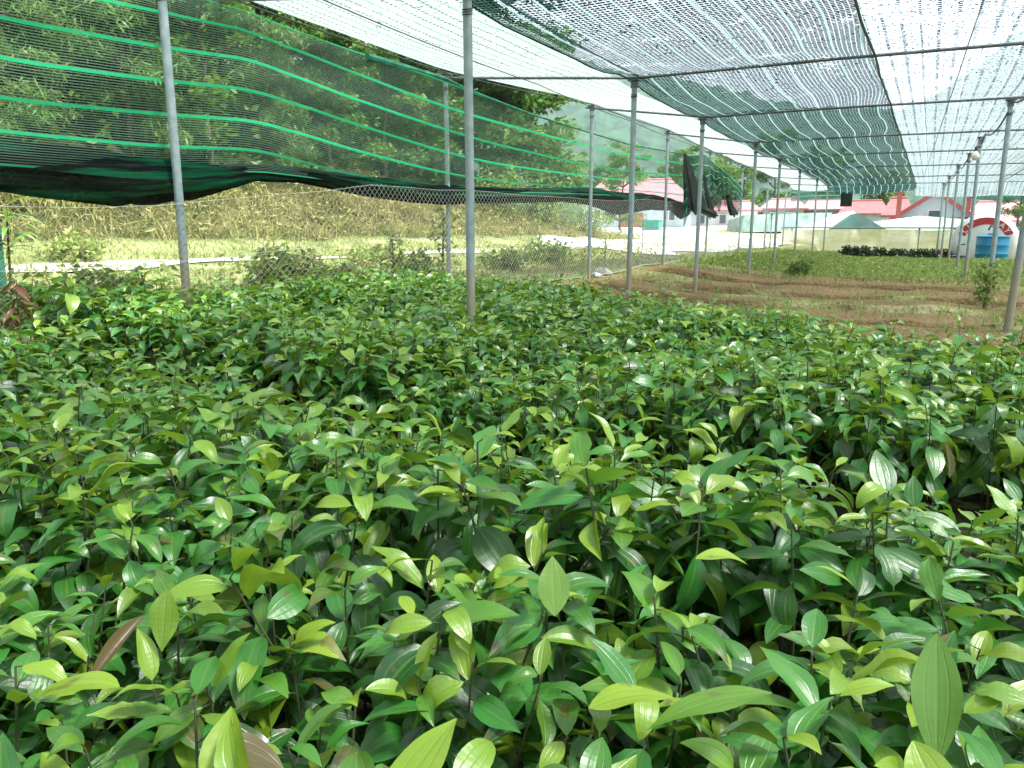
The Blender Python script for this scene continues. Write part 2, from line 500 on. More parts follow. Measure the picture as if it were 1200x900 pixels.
gx = nonuni([(-900, -120, 14), (-120, -40, 30), (-40, -16, 48), (-16, -4, 80), (-4, 4, 64), (4, 12, 24), (12, 60, 24), (60, 900, 16)])
gy = nonuni([(-600, -60, 10), (-60, -8, 26), (-8, 2, 30), (2, 7, 34), (7, 17, 150), (17, 36, 60), (36, 90, 40), (90, 300, 24), (300, 1200, 14)])
X, Y = np.meshgrid(gx, gy)
Z = terrain(X, Y)
nx, ny = len(gx), len(gy)
S = (-5.15 + .07 * (np.clip(Y, -30, 40) - 4.4)) - X
soil = sstep(.4, -.2, S) * (1 - .95 * sstep(15, 18.5, Y)) * (1 - sstep(5, 8, X))
patch = sstep(.50, .62, N2.fbm(X * .55, Y * .8)) * sstep(8.2, 9.5, Y)
soil = soil * (1 - .75 * patch)
strip = sstep(.2, 1.2, S) * (1 - sstep(1.2, 2.4, S)) * .5 * sstep(.4, .55, N3.fbm(X * .9, Y * .5))
soil = np.clip(soil + strip, 0, 1)
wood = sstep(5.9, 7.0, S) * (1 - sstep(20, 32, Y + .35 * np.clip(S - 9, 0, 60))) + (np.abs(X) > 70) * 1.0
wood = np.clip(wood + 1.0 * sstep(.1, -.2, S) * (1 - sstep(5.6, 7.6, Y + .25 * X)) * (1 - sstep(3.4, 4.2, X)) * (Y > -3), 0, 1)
idx = np.arange(nx * ny).reshape(ny, nx)
Q = np.stack([idx[:-1, :-1], idx[:-1, 1:], idx[1:, 1:], idx[1:, :-1]], -1).reshape(-1, 4)
ph_ = Y + .05 * np.sin(X * 1.1) + .03 * X; furrow_shade = sstep(.56, .70, np.abs(((ph_ / 1.55) % 1) - .5) * 2) * sstep(7.2, 8.2, Y) * (1 - sstep(15, 18, Y)) * sstep(.1, -.6, S)  # mask for shade along the furrow trenches, painted as darker soil
var = np.stack([soil, np.clip(wood, 0, 1), furrow_shade], -1).reshape(-1, 3)
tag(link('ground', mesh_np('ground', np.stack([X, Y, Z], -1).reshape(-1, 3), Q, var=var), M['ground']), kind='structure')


def drape(name, fx, ys, ts, mat, lift=.02):
    """a sheet laid on the terrain: fx(y) gives its two x edges"""
    V = []; 
    for y in ys:
        a, b = fx(y)
        for t in ts:
            x = a + (b - a) * t; V.append((x, y, float(terrain(x, y)) + lift))
    n = len(ts); I = np.arange(len(V)).reshape(len(ys), n)
    q = np.stack([I[:-1, :-1], I[:-1, 1:], I[1:, 1:], I[1:, :-1]], -1).reshape(-1, 4)
    return tag(link(name, mesh_np(name, np.array(V), q), mat), kind='structure')


drape('path', lambda y: (wall_x(min(y, 40)) - 4.25 + 1.3 * (float(N1(y * .45, 2)) - .5), wall_x(min(y, 40)) - 3.45 + 1.5 * (float(N2(y * .5, 5)) - .5)), np.arange(-14, 20.2, .25), np.linspace(0, 1, 7), M['path'])
drape('yard', lambda y: (wall_x(min(y, 40)) - np.interp(y, [19, 24, 40, 70], [4.5, 7.5, 22, 40]), np.interp(y, [19, 35.9, 36, 70], [wall_x(min(y, 40)) - 1.2 - 1.2 * float(N3(y * .6, 1)), wall_x(36) - 1, 30, 45])), np.arange(19, 68, .5), np.linspace(0, 1, 12), M['yard'], .03)


# far mountains: a ridge all round the valley, highest behind the left hill and to the right
az = np.radians(np.linspace(-110, 110, 1100)); rr = np.linspace(0, 1, 34)
def ridge_h(a):                          # elevation angle of the skyline (degrees), by bearing east of +Y
    d = np.degrees(a)
    base = np.interp(d, [-110, -50, -30, -22, -12, -6, -1, 3, 7, 11, 16, 25, 60, 110], [14, 13, 12, 11.5, 9.5, 8, 8, 10, 12.3, 14, 15.5, 16, 14, 12])
    return np.radians(base + 2.2 * (N1.fbm(d * .16 + 30, d * 0 + 3) - .48) + .35 * (N2.fbm(d * .7 + 30, d * 0, 2) - .48))
A, T = np.meshgrid(az, rr); D = 330 + 260 * T
Hh = np.tan(ridge_h(A)) * 590 * T ** .85
Hh = Hh + (N3.fbm(A * 14, D * .012, 3) - .47) * 30 * T * (1 - T) + (N1.fbm(A * 120, D * .22, 2) - .45) * 7 * np.minimum(1, T * 6)
V = np.stack([np.sin(A) * D, np.cos(A) * D, Hh + .5], -1).reshape(-1, 3)
I = np.arange(V.shape[0]).reshape(A.shape)
tag(link('hills', mesh_np('hills', V, np.stack([I[:-1, :-1], I[:-1, 1:], I[1:, 1:], I[1:, :-1]], -1).reshape(-1, 4)), M['mountain']), kind='structure')


# ------------------------------------------------------------------ blades, tufts and leaf scatter
def blades(P, L, Wd, lean, tint, n_seg=2, up=.9):
    """bent tapering blades standing at points P"""
    n = len(P); az = rng.random(n) * 2 * np.pi
    d = np.stack([np.cos(az), np.sin(az)], -1); sd_ = np.stack([-d[:, 1], d[:, 0]], -1)
    V = []; 
    for k in range(n_seg + 1):
        t = k / n_seg; wk = Wd * (1 - t * .92) * .5
        out = lean * L * t ** 1.6; h = L * t * np.sqrt(np.maximum(.05, 1 - (lean * t * .8) ** 2))
        for sgn in (-1, 1):
            V.append(np.concatenate([P[:, :2] + d * out[:, None] + sd_ * (wk * sgn)[:, None], (P[:, 2] + h)[:, None]], 1))
    V = np.stack(V, 1)                                   # n, 2(n_seg+1), 3
    m = 2 * (n_seg + 1)
    b = (np.arange(n) * m)[:, None]
    q = np.concatenate([b + np.array([2 * k, 2 * k + 1, 2 * k + 3, 2 * k + 2]) for k in range(n_seg)], 1).reshape(-1, 4)
    return V.reshape(-1, 3), q, np.repeat(tint, m, 0)


def leafcloud(C, L, Wd, nrm_up, tint, droop=.0):
    """one bent leaf (two quads) at each centre"""
    n = len(C); a = rng.normal(size=(n, 3)); a[:, 2] = a[:, 2] * .5 - droop; a /= np.linalg.norm(a, axis=1)[:, None]
    r = rng.normal(size=(n, 3)) + np.array([0, 0, nrm_up]); s = np.cross(a, r); s /= np.linalg.norm(s, axis=1)[:, None] + 1e-9
    nn = np.cross(s, a)
    L = L[:, None]; Wd = Wd[:, None]
    p0 = C - a * L * .5; p1 = C + a * L * .5 - nn * L * .12
    V = np.stack([p0, C + s * Wd * .5 - nn * Wd * .08, p1, C - s * Wd * .5 - nn * Wd * .08], 1)
    b = (np.arange(n) * 4)[:, None]
    return V.reshape(-1, 3), (b + np.array([0, 1, 2, 3])).reshape(-1, 4), np.repeat(tint, 4, 0)


def join(parts):
    V, Qs, T = [], [], []; o = 0
    for v, q, t in parts: V.append(v); Qs.append(q + o); T.append(t); o += len(v)
    return np.concatenate(V), np.concatenate(Qs), np.concatenate(T)


def tints(n, young=.12, dry=.03, mean=.5, sd=.22):
    t = np.zeros((n, 3)); t[:, 0] = np.clip(rng.normal(mean, sd, n), 0, 1)
    t[:, 1] = np.where(rng.random(n) < young, rng.random(n) * .8 + .2, rng.random(n) * .12); t[:, 2] = (rng.random(n) < dry) * (rng.random(n) * .5 + .5)
    return t


def scatter(n, x0, x1, y0, y1, keep=None):
    x = rng.uniform(x0, x1, n); y = rng.uniform(y0, y1, n)
    if keep is not None:
        k = keep(x, y); x, y = x[k], y[k]
    return np.stack([x, y, terrain(x, y) - .01], -1)


def s_of(x, y): return wall_x(np.clip(y, -30, 40)) - x


# dry grass on the bank beyond the path
P = scatter(90000, -18, -9, -6, 30, lambda x, y: (s_of(x, y) > 5.9 + .5 * N1(x * 2, y * 2)) & (s_of(x, y) < 8.0 + .8 * N3(x, y)))
n = len(P); dens = N2.fbm(P[:, 0] * .7, P[:, 1] * .7)
tt = tints(n, .30, .45, .5); tt[:, 2] *= sstep(.56, .40, dens)
v, q, t = blades(P, rng.uniform(.12, .50, n), rng.uniform(.012, .03, n), rng.uniform(.4, 1.2, n), tt)
P2 = P[rng.random(n) < .6] + np.array([0, 0, .12]); n2 = len(P2)
b2 = leafcloud(P2 + rng.normal(0, .10, (n2, 3)), rng.uniform(.08, .24, n2), rng.uniform(.015, .06, n2), .6, tints(n2, .35, .25, .45, .3))
k3 = rng.random(n) < .30; P3 = P[k3] + np.array([0, 0, .10]); n3 = len(P3)
b3 = leafcloud(P3 + rng.normal(0, .12, (n3, 3)), rng.uniform(.2, .6, n3), rng.uniform(.008, .018, n3), .3, tints(n3, .7, .35, .7, .3))
k4 = N1.fbm(P[:, 0] * .9 + 8, P[:, 1] * .9) > .55; P4 = P[k4 & (rng.random(n) < .8)]; n4 = len(P4); P4[:, 2] += rng.random(n4) * .45
b4 = leafcloud(P4, rng.uniform(.06, .15, n4), rng.uniform(.03, .07, n4), .9, tints(n4, .2, .02, .15, .15))
v, q, t = join([(v, q, t), b2, b3, b4])
tag(link('dry_grass', mesh_np('dry_grass', v, q, var=t), M['drygrass']), 'tangled dry yellowish grass and weeds covering the bank beyond the path', 'grass', kind='stuff')

# short grass and weeds between fence, path and bank
P = scatter(120000, -16, -4.3, -6, 34, lambda x, y: (s_of(x, y) > .12) & ((s_of(x, y) < 3.2) | ((s_of(x, y) > 4.5) & (s_of(x, y) < 6.2)) | (N1.fbm(x * .8 + 5, y * .8) > .46)) & (N3.fbm(x * 1.1, y * 1.1) > .34))
n = len(P)
a = blades(P, rng.uniform(.03, .15, n), rng.uniform(.008, .022, n), rng.uniform(.2, 1.3, n), tints(n, .40, .22, .5, .3))
P = scatter(22000, -8.2, -4.2, -2, 20, lambda x, y: (s_of(x, y) > .15) & (s_of(x, y) < 2.6) & (N1.fbm(x * .9 + 4, y * .9) > .43))
n = len(P); P[:, 2] += rng.random(n) ** 1.5 * .26
b = leafcloud(P, rng.uniform(.04, .11, n), rng.uniform(.02, .05, n), 1.0, np.clip(tints(n, .3, .14, .45) * np.array([1, 1, 1]) + (N2.fbm(P[:, 0] * 1.5, P[:, 1] * 1.5) < .44)[:, None] * np.array([-.4, -.3, .25]), 0, 1))
v, q, t = join([a, b])
tag(link('roadside_weeds', mesh_np('roadside_weeds', v, q, var=t), M['weed']), 'sunlit yellow green grass and low weeds along the wire fence and the path', 'weeds', kind='stuff')

# green ground cover inside the house behind the furrows
P = scatter(90000, -5, 7, 7.6, 34, lambda x, y: (s_of(x, y) < -.1) & (rng.random(len(x)) < .16 + .84 * sstep(13.8, 17.5, y + 2.2 * (N1.fbm(x * .5, y * .5) - .5)) + .35 * (N2.fbm(x * .55, y * .8) > .54) * (y > 8.6)))
n = len(P)
a = blades(P, rng.uniform(.05, .13, n) * (1 + .5 * sstep(14, 20, P[:, 1]) - .7 * sstep(24, 31, P[:, 1])), rng.uniform(.010, .022, n), rng.uniform(.2, .9, n), tints(n, .25, .10, .55))
P = scatter(26000, -5, 7, 13, 34, lambda x, y: (s_of(x, y) < -.1) & (rng.random(len(x)) < sstep(13.5, 18, y))); n = len(P); P[:, 2] += rng.random(n) * .15 * (1 - .6 * sstep(24, 31, P[:, 1]))
b = leafcloud(P, rng.uniform(.05, .12, n), rng.uniform(.025, .05, n), 1.2, tints(n, .25, .04, .55))
v, q, t = join([a, b])
tag(link('ground_cover', mesh_np('ground_cover', v, q, var=t), M['weed']), 'low bright green weeds covering the far half of the net house floor', 'weeds', kind='stuff')

# undergrowth over the wooded hillside
P = scatter(110000, -40, -11, -20, 34, lambda x, y: (s_of(x, y) > 9.0) & (rng.random(len(x)) < 1 - sstep(21, 30, y + .35 * (s_of(x, y) - 9))))
n = len(P); P[:, 2] += rng.random(n) ** 2 * 1.6
v, q, t = leafcloud(P, rng.uniform(.15, .45, n), rng.uniform(.06, .16, n), .6, tints(n, .14, .05, .4))
tag(link('undergrowth', mesh_np('undergrowth', v, q, var=t), M['tree_leaf']), 'dark tangled undergrowth between the trees on the hillside', 'undergrowth', kind='stuff')


# ------------------------------------------------------------------ trees
def tree_meshes(seed, H, spread, leafL, leafW, nleaf, droop, base=.25):
    r = random.Random(seed); g = np.random.default_rng(seed)
    mb = MB(); tips = []
    pts = [(0, 0, -.6)]; x = y = 0
    for k in range(1, 8):
        x += r.uniform(-.06, .06) * H * .4; y += r.uniform(-.06, .06) * H * .4
        pts.append((x, y, H * .9 * k / 7))
    mb.tube(pts, [.014 * H * (1 - .8 * k / 7) + .01 for k in range(8)], 7)
    for i in range(32):
        k = r.randint(1, 7); p = Vector(pts[k]); a = r.random() * 6.283; hl = spread * (1.15 - .55 * abs(p.z / H - .5)) * r.uniform(.55, 1.0)
        e = p + Vector((math.cos(a) * hl, math.sin(a) * hl, hl * r.uniform(.0, .75) - droop * hl * .5))
        m = (p + e) / 2 + Vector((0, 0, .14 * hl))
        mb.tube([p, m, e], [.008 * H, .005 * H, .002 * H], 5)
        tips += [(e, .42), (m, .34), (e * .7 + m * .3, .4)]
    tips.append((Vector(pts[-1]) + Vector((0, 0, .05 * H)), .45))
    per = nleaf // len(tips); C = []; tn = []
    for c, s in tips:
        if c.z < base * H * .25: continue
        k = int(per * r.uniform(.4, 1.6)); s = s * spread * r.uniform(.55, 1.0)
        pp = g.normal(size=(k, 3)); pp /= np.linalg.norm(pp, axis=1)[:, None]; pp *= (g.random(k) ** .45)[:, None] * s * np.array([1, 1, .62])
        C.append(pp + np.array(c)); tb = tints(k, .10, .01, r.uniform(.2, .75), .14); tb[:, 1] += r.random() ** 3 * .5; tn.append(np.clip(tb, 0, 1))
    C = np.concatenate(C); tn = np.concatenate(tn); k = len(C)
    v, q, t = leafcloud(C, g.uniform(.7, 1.3, k) * leafL, g.uniform(.7, 1.3, k) * leafW, .7, tn, droop)
    me = mesh_np('crown', v, q, var=t)
    tr = bpy.data.meshes.new('trunk'); tr.from_pydata(mb.v, [], mb.f); tr.polygons.foreach_set('use_smooth', np.ones(len(tr.polygons), bool)); tr.materials.append(M['bark'])
    return tr, me


TREES = []
for sd_, H, sp, lL, lW, nl, dr, mt in [(1, 6.5, 1.9, .27, .13, 6500, .1, 'tree_leaf'), (2, 8, 2.2, .28, .13, 7000, .1, 'tree_leaf'), (3, 5, 1.9, .24, .12, 6000, .0, 'tree_leaf'),
                                       (4, 7, 2.0, .40, .065, 7500, .9, 'bamboo_leaf'), (5, 6, 2.1, .38, .07, 7500, .8, 'bamboo_leaf'), (6, 9, 2.1, .27, .12, 7000, .2, 'tree_leaf')]:
    tr, me = tree_meshes(sd_, H, sp, lL, lW, nl, dr); me.materials.append(M[mt]); TREES.append((tr, me, H))
TREE_KIND = ['broad leafed', 'tall broad leafed', 'short round', 'feathery bamboo like', 'drooping bamboo like', 'tall narrow']


def place_tree(k, x, y, sc, label, group='trees on the wooded hillside', rz=None, name='hill_tree', sink=.1):
    tr, me, H = TREES[k]
    o = thing(name, (x, y, float(terrain(x, y)) - sink), label, 'tree', group, random.random() * 6.28 if rz is None else rz)
    o.scale = (sc, sc, sc * random.uniform(.9, 1.1))
    link('trunk', tr, None, o); link('crown', me, None, o)
    return o


HILL_LABEL = ['dark broad leafed tree among the crowded trees behind the green side net', 'tall dark broad leafed tree among the crowded trees behind the green side net', 'short round bushy tree low on the slope behind the green side net',
              'feathery pale tree with narrow leaves on the slope behind the green side net', 'drooping narrow leafed tree on the slope behind the green side net', 'tall slender tree rising among the crowded trees behind the green side net']
placed = []
tries = 0
while len(placed) < 105 and tries < 4000:
    tries += 1
    y = random.uniform(-4, 30); s = random.uniform(9.5, 27) if len(placed) > 45 else random.uniform(9.2, 13)
    if y + .35 * (s - 9) > 26: continue
    x = wall_x(y) - s
    if any((x - a) ** 2 + (y - b) ** 2 < 1.55 ** 2 for a, b in placed): continue
    u, vv, d = project((x, y, 3))
    if d < 4 or u < -260 or u > 900: continue
    placed.append((x, y))
    k = random.choice([0, 1, 2, 3, 4, 5, 3, 0]) if u < 330 else random.choice([0, 1, 2, 5])
    place_tree(k, x, y, random.uniform(.62, .95) * (.82 if y > 3 and s < 15 else 1), HILL_LABEL[k])
# trees at the end of the hill, seen past the second wall post
p = at_d(585, 200, 26); place_tree(1, p[0], p[1], 1.05, 'tall leafy tree at the end of the wooded slope, its top against the blue mountain')
p = at_d(628, 200, 27); place_tree(2, p[0], p[1], 1.0, 'round leafy tree last in line where the wooded slope ends')
p = at_d(700, 250, 70); place_tree(0, p[0], p[1], .9, 'dark tree left of the pink roofed house', 'trees around the far houses', name='village_tree')
for u, d, k, sc, lb in [(726, 47, 5, .62, 'slim dark tree standing before the pink roof of the nearest house'), (838, 62, 0, .7, 'dark tree rising behind the torn green net curtain'),
                        (862, 75, 2, 1.2, 'bushy tree behind the leftmost of the low pink roofs'), (905, 84, 1, 1.15, 'dark tree behind the long low pink roof'), (955, 84, 0, 1.15, 'dark tree behind the hipped pink roof at the centre right'),
                        (975, 88, 5, 1.0, 'slender tree behind the corner of the dark roof net'), (1192, 44, 1, .62, 'leafy tree above the far pink roof at the right edge'), (1030, 86, 2, 1.3, 'bushy tree behind the red roofs'),
                        (790, 88, 0, 1.2, 'dark tree behind the right end of the nearest pink house')]:
    p = at_d(u, 262, d); place_tree(k, p[0], p[1], sc, lb, 'trees around the far houses', name='village_tree')


# bushes and young saplings outside the fence
def bush_mesh(seed, r, h, n, L, W, young=.2, mean=.5):
    g = np.random.default_rng(seed); P = g.normal(size=(n, 3)); P /= np.linalg.norm(P, axis=1)[:, None]
    P *= (g.random(n) ** .4)[:, None] * np.array([r, r, h * .55]); lump = 1 + .35 * np.sin(P[:, 0] / r * 5 + seed) * np.cos(P[:, 1] / r * 5)
    P = P * lump[:, None]; P[:, 2] += h * .5
    return mesh_np('foliage', *leafcloud(P, g.uniform(.7, 1.3, n) * L, g.uniform(.7, 1.3, n) * W, .7, tints(n, young, .03, mean, .2))[:2], var=tints(n, young, .03, mean, .2).repeat(4, 0))


def bush(u, v, off, r, h, n, label, seed, mean=.6, young=.25, name='bush', group='bushes outside the fence'):
    p = at_wall(u, v, off); z = float(terrain(p[0], p[1]))
    o = thing(name, (p[0], p[1], z - .05), label, 'bush', group)
    me = bush_mesh(seed, r, h, n, .10, .05, young, mean); me.materials.append(M['weed']); link('foliage', me, None, o)
    mb = MB()
    for k in range(5):
        a = k * 1.3 + seed; mb.tube([(0, 0, 0), (math.cos(a) * r * .3, math.sin(a) * r * .3, h * .3), (math.cos(a) * r * .6, math.sin(a) * r * .6, h * .7)], [.02, .014, .006], 5)
    mb.build('stems', M['bark'], o)


bush(640, 262, 6.9, 1.1, 1.9, 3200, 'big pale green bush at the foot of the bank, right of the small sapling', 3, .55, .3)
bush(585, 255, 7.6, 1.0, 1.5, 2400, 'green bush on the bank behind the leaning sapling', 5, .5, .25)
bush(690, 266, 6.5, .8, 1.2, 1500, 'rounded bush at the right end of the bank below the pink house', 8, .5, .3)
bush(330, 318, 1.2, .45, .5, 900, 'yellow green weed clump behind the wire fence, right of the leftmost post', 9, .5, .5)
bush(120, 330, .9, .38, .42, 800, 'low olive weed clump by the white path at the left', 10, .35, .1)
bush(85, 303, 4.9, .34, .40, 700, 'bright yellow green weed clump across the path at the left', 21, .6, .8)
bush(30, 334, .6, .36, .34, 700, 'low brownish weed clump behind the wire at the far left', 22, .2, .05)
bush(205, 334, .5, .30, .30, 600, 'small green weed clump behind the wire just left of the leftmost post', 23, .4, .3)
bush(395, 322, .6, .36, .36, 700, 'low olive weed clump behind the wire, left of the thin upright sapling', 24, .3, .2)
bush(440, 305, 2.4, .40, .36, 700, 'yellowish grass clump by the path left of the thin upright sapling', 25, .5, .6)
bush(490, 316, .8, .36, .42, 800, 'fresh green ferny clump behind the wire between the two saplings', 26, .6, .55)
bush(640, 318, 1.6, .5, .45, 900, 'dark low weed clump behind the wire, left of the second wall post', 12, .15, .05)
bush(590, 322, 1.3, .4, .35, 700, 'low brownish weed clump behind the wire beside the nearest post', 13, .15, .05)
bush(940, 300, -2.5, .3, .35, 300, 'small dark weed standing on the far bed edge', 15, .2, .1)


def sapling(u, v, off, h, lean, label, seed, leafn=70, name='sapling'):
    p = at_wall(u, v, off); z = float(terrain(p[0], p[1])); r = random.Random(seed)
    o = thing(name, (p[0], p[1], z - .03), label, 'sapling', 'saplings along the fence')
    mb = MB(); top = Vector((lean, lean * .3, h))
    mb.tube([(0, 0, 0), top * .5 + Vector((lean * .1, 0, 0)), top], [.018, .014, .006], 6); C = []
    for k in range(7):
        t = .45 + .55 * k / 6; b = top * t; a = r.random() * 6.28; e = b + Vector((math.cos(a) * .3 * h * .5, math.sin(a) * .3 * h * .5, .1))
        mb.tube([b, e], [.006, .003], 4)
        for j in range(leafn // 7): C.append(b.lerp(e, r.uniform(.3, 1.1)) + Vector((r.gauss(0, .05), r.gauss(0, .05), r.gauss(0, .05))))
    mb.build('trunk', M['bark'], o); C = np.array(C); n = len(C)
    v_, q, t = leafcloud(C, rng.uniform(.07, .14, n), rng.uniform(.03, .055, n), .8, tints(n, .4, .0, .6), .4)
    link('foliage', mesh_np('foliage', v_, q, var=t), M['weed'], o)


sapling(462, 312, .9, .62, -.02, 'thin upright sapling behind the wire, left of the paired posts', 1)
sapling(518, 318, .7, .95, .03, 'leafy sapling growing close beside the first roofed wall post', 2, 130)
sapling(637, 305, 2.2, .75, -.14, 'leaning sapling with dark trunk in the grass before the big bush', 3, 60)
sapling(752, 292, 3.5, .9, .02, 'spindly sapling in the grass before the pink house', 4, 40)
sapling(708, 318, 1.3, .5, .02, 'short thin sapling right of the second wall post', 5, 30)


# ------------------------------------------------------------------ seedlings
def leaf_geo(L, W, arc, fold, wave, nl, nc, g, tipw=.0):
    """elliptic pointed leaf along +Y from the origin, face +Z"""
    t = np.linspace(0, 1, nl + 1); pw = g.uniform(.72, 1.0); wprof = np.sin(np.pi * np.clip(t, 0, 1) ** pw) ** g.uniform(.78, 1.12) * (1 - .3 * t * g.random()); wprof[0] = .04; wprof[-1] = .012
    if nl > 4 and nl < 14 and g.random() < .10: wprof[-2:] = wprof[-3] * np.array([.7, .3]) * g.random(); wprof *= 1 - .35 * g.random() * (g.random(nl + 1) < .2)
    c = np.linspace(-1, 1, nc + 1)
    T, Cc = np.meshgrid(t, c, indexing='ij'); Wp = wprof[:, None] * W * .5
    ang = arc * T ** 1.3
    # centre line bends downwards
    ds = L / nl; cy = np.concatenate([[0], np.cumsum(np.cos(ang[1:, 0]) * ds)]); cz = np.concatenate([[0], np.cumsum(-np.sin(ang[1:, 0]) * ds)])
    x = Cc * Wp * math.cos(fold); up = np.abs(Cc) ** 1.3 * Wp * math.sin(fold) + wave * W * np.sin(T * 9 + g.random() * 6) * np.abs(Cc) ** 2 * Wp / (W * .5)
    y = cy[:, None] + np.sin(ang) * up; z = cz[:, None] + np.cos(ang) * up
    V = np.stack([x, y, z], -1).reshape(-1, 3); uv = np.stack([Cc * .5 + .5, T], -1).reshape(-1, 2)
    I = np.arange(len(V)).reshape(nl + 1, nc + 1)
    return V, np.stack([I[:-1, :-1], I[:-1, 1:], I[1:, 1:], I[1:, :-1]], -1).reshape(-1, 4), uv


def rot(az, el, roll):
    """leaf axis +Y raised by el, turned to azimuth az, rolled about its axis"""
    return np.array(Matrix.Rotation(az, 3, 'Z') @ Matrix.Rotation(el, 3, 'X') @ Matrix.Rotation(roll, 3, 'Y'))


def seedling_geo(seed, nl, nc):
    g = np.random.default_rng(seed); H = g.uniform(.34, .44); n = int(g.integers(13, 18))
    lean = g.normal(0, .045, 2); V, Qs, U, T = [], [], [], []; o = 0; az = g.random() * 6.28
    stem_pts = [(0, 0, -.03), (lean[0] * .35, lean[1] * .35, H * .5), (lean[0], lean[1], H)]
    pet = []
    for i in range(n):
        f = i / (n - 1); h = H * (.22 + .78 * f ** .8); az += 2.4 + g.normal(0, .35)
        k = h / H; base = np.array([lean[0] * k ** 1.4, lean[1] * k ** 1.4, h])
        L = g.uniform(.100, .155) * (1 - .38 * max(0, f - .72) / .28); W = L * g.uniform(.41, .53)
        el = -.46 + .66 * f + g.normal(0, .30); roll = g.normal(0, .35)
        young = 0.0
        if f > .8: el += .35; young = g.random() * (.85 if g.random() < .55 else .25)
        elif g.random() < .14: young = g.uniform(.3, .9)
        v, q, uv = leaf_geo(L, W, g.uniform(.25, 1.5) * (1.5 if g.random() < .15 else 1), g.uniform(.04, .55), g.uniform(0, .14), nl, nc, g)
        Rm = rot(az, el, roll); d = Rm @ np.array([0, 1, 0]); b = base + d * .014
        pet.append((tuple(base), tuple(b)))
        V.append(v @ Rm.T + b); Qs.append(q + o); U.append(uv); o += len(v)
        tv = np.zeros((len(v), 3)); tv[:, 0] = np.clip(g.normal(.42 + .12 * f, .24), 0, 1); tv[:, 1] = np.clip(young + .05 * g.random(), 0, 1); tv[:, 2] = g.uniform(.5, 1) if g.random() < .008 else 0
        if g.random() < .09: tv[:, 2] = np.maximum(tv[:, 2], .85 * sstep(g.uniform(.55, .9), 1.0, uv[:, 1] + .25 * (uv[:, 0] - .5) * g.choice([-1, 1])))
        T.append(tv)
    return (np.concatenate(V), np.concatenate(Qs), np.concatenate(U), np.concatenate(T)), stem_pts, pet


def stem_mb(stem, pet, n=6):
    mb = MB(); mb.tube(stem, [.0036, .003, .0018], n)
    for a, b in pet: mb.tube([a, b], [.0014, .0012], 4, cap=False)
    return mb


NV = 26
HI, LO = [], []
for k in range(NV):
    geo, st, pt = seedling_geo(100 + k, 9, 4); me = mesh_np('foliage', geo[0], geo[1], var=geo[3], uv=geo[2]); me.materials.append(M['seedling'])
    mb = stem_mb(st, pt); sm = bpy.data.meshes.new('stem'); sm.from_pydata(mb.v, [], mb.f); sm.materials.append(M['stem'])
    HI.append((me, sm))
    g2, st, pt = seedling_geo(100 + k, 4, 2); mb2 = MB().tube(st, [.0034, .003, .0018], 4, cap=False)
    LO.append((g2, np.array(mb2.v), np.array(mb2.f)))


def bed_ok(x, y):
    far = np.interp(x, [-4.9, -3.8, -2.8, -1.75, -.3, .64, 1.6, 4], [6.9, 7.5, 7.4, 6.75, 6.0, 5.1, 4.6, 4.2]) + .25 * (N1(x * 1.7, 3) - .5)
    gap = (np.abs(y - 2.62 - .12 * np.sin(x * 1.3) + .03 * x) < .23) | ((np.abs(y - 4.75 - .1 * np.sin(x * 1.1 + 2)) < .14) & (N2(x * .9, 8) > .42))
    gap2 = (np.abs(y - 1.42 - .1 * np.sin(x * 2)) < .09) & (N3(x * 1.1, 2) > .45)
    return (x > wall_x(y) + .22) & (x < 3.6) & (y < far) & (y > -.35) & ~gap & ~gap2


sp = .097
px, py = np.meshgrid(np.arange(-5.3, 3.7, sp), np.arange(-.4, 7.9, sp))
px = px.ravel() + rng.normal(0, .025, px.size); py = py.ravel() + rng.normal(0, .025, py.size)
k = bed_ok(px, py) & (rng.random(px.size) > .10) & (np.hypot(px, py - .0) > .36)
px, py = px[k], py[k]
hn = .86 + .42 * (N2.fbm(px * 1.3, py * 1.3) - .45) * 1.6 + rng.normal(0, .09, len(px))
hn = hn * (1 - .13 * sstep(1.6, 2.2, py) * (1 - sstep(2.5, 2.7, py)) + .05 * sstep(2.7, 2.9, py) * (1 - sstep(3.4, 4.0, py)))
hn = np.clip(hn, .6, 1.28) * (1 + .05 * sstep(-3, -4.8, px))
pz = terrain(px, py)
uu, vv, dd = project(np.stack([px, py, pz + .38 * hn], -1))
vis = (uu > -60) & (uu < 1260) & (vv > 200) & (vv < 1040) & (dd > .25)
order = np.argsort(np.where(vis, dd, 1e6))
near = order[:288]; rest = order[288:]
rzs = rng.random(len(px)) * 6.283; kinds = rng.integers(0, NV, len(px))
tilt = rng.normal(0, .10, (len(px), 2))
SEED_LABEL = 'glossy green leafy seedling in the dense front rows of the bed nearest the viewer'
for i in near:
    me, sm = HI[kinds[i]]
    o = thing('seedling', (px[i], py[i], pz[i]), SEED_LABEL, 'seedling', 'seedlings in the front rows of the bed')
    o.rotation_euler = (tilt[i, 0], tilt[i, 1], rzs[i]); o.scale = (hn[i],) * 3
    link('stem', sm, None, o); link('foliage', me, None, o)

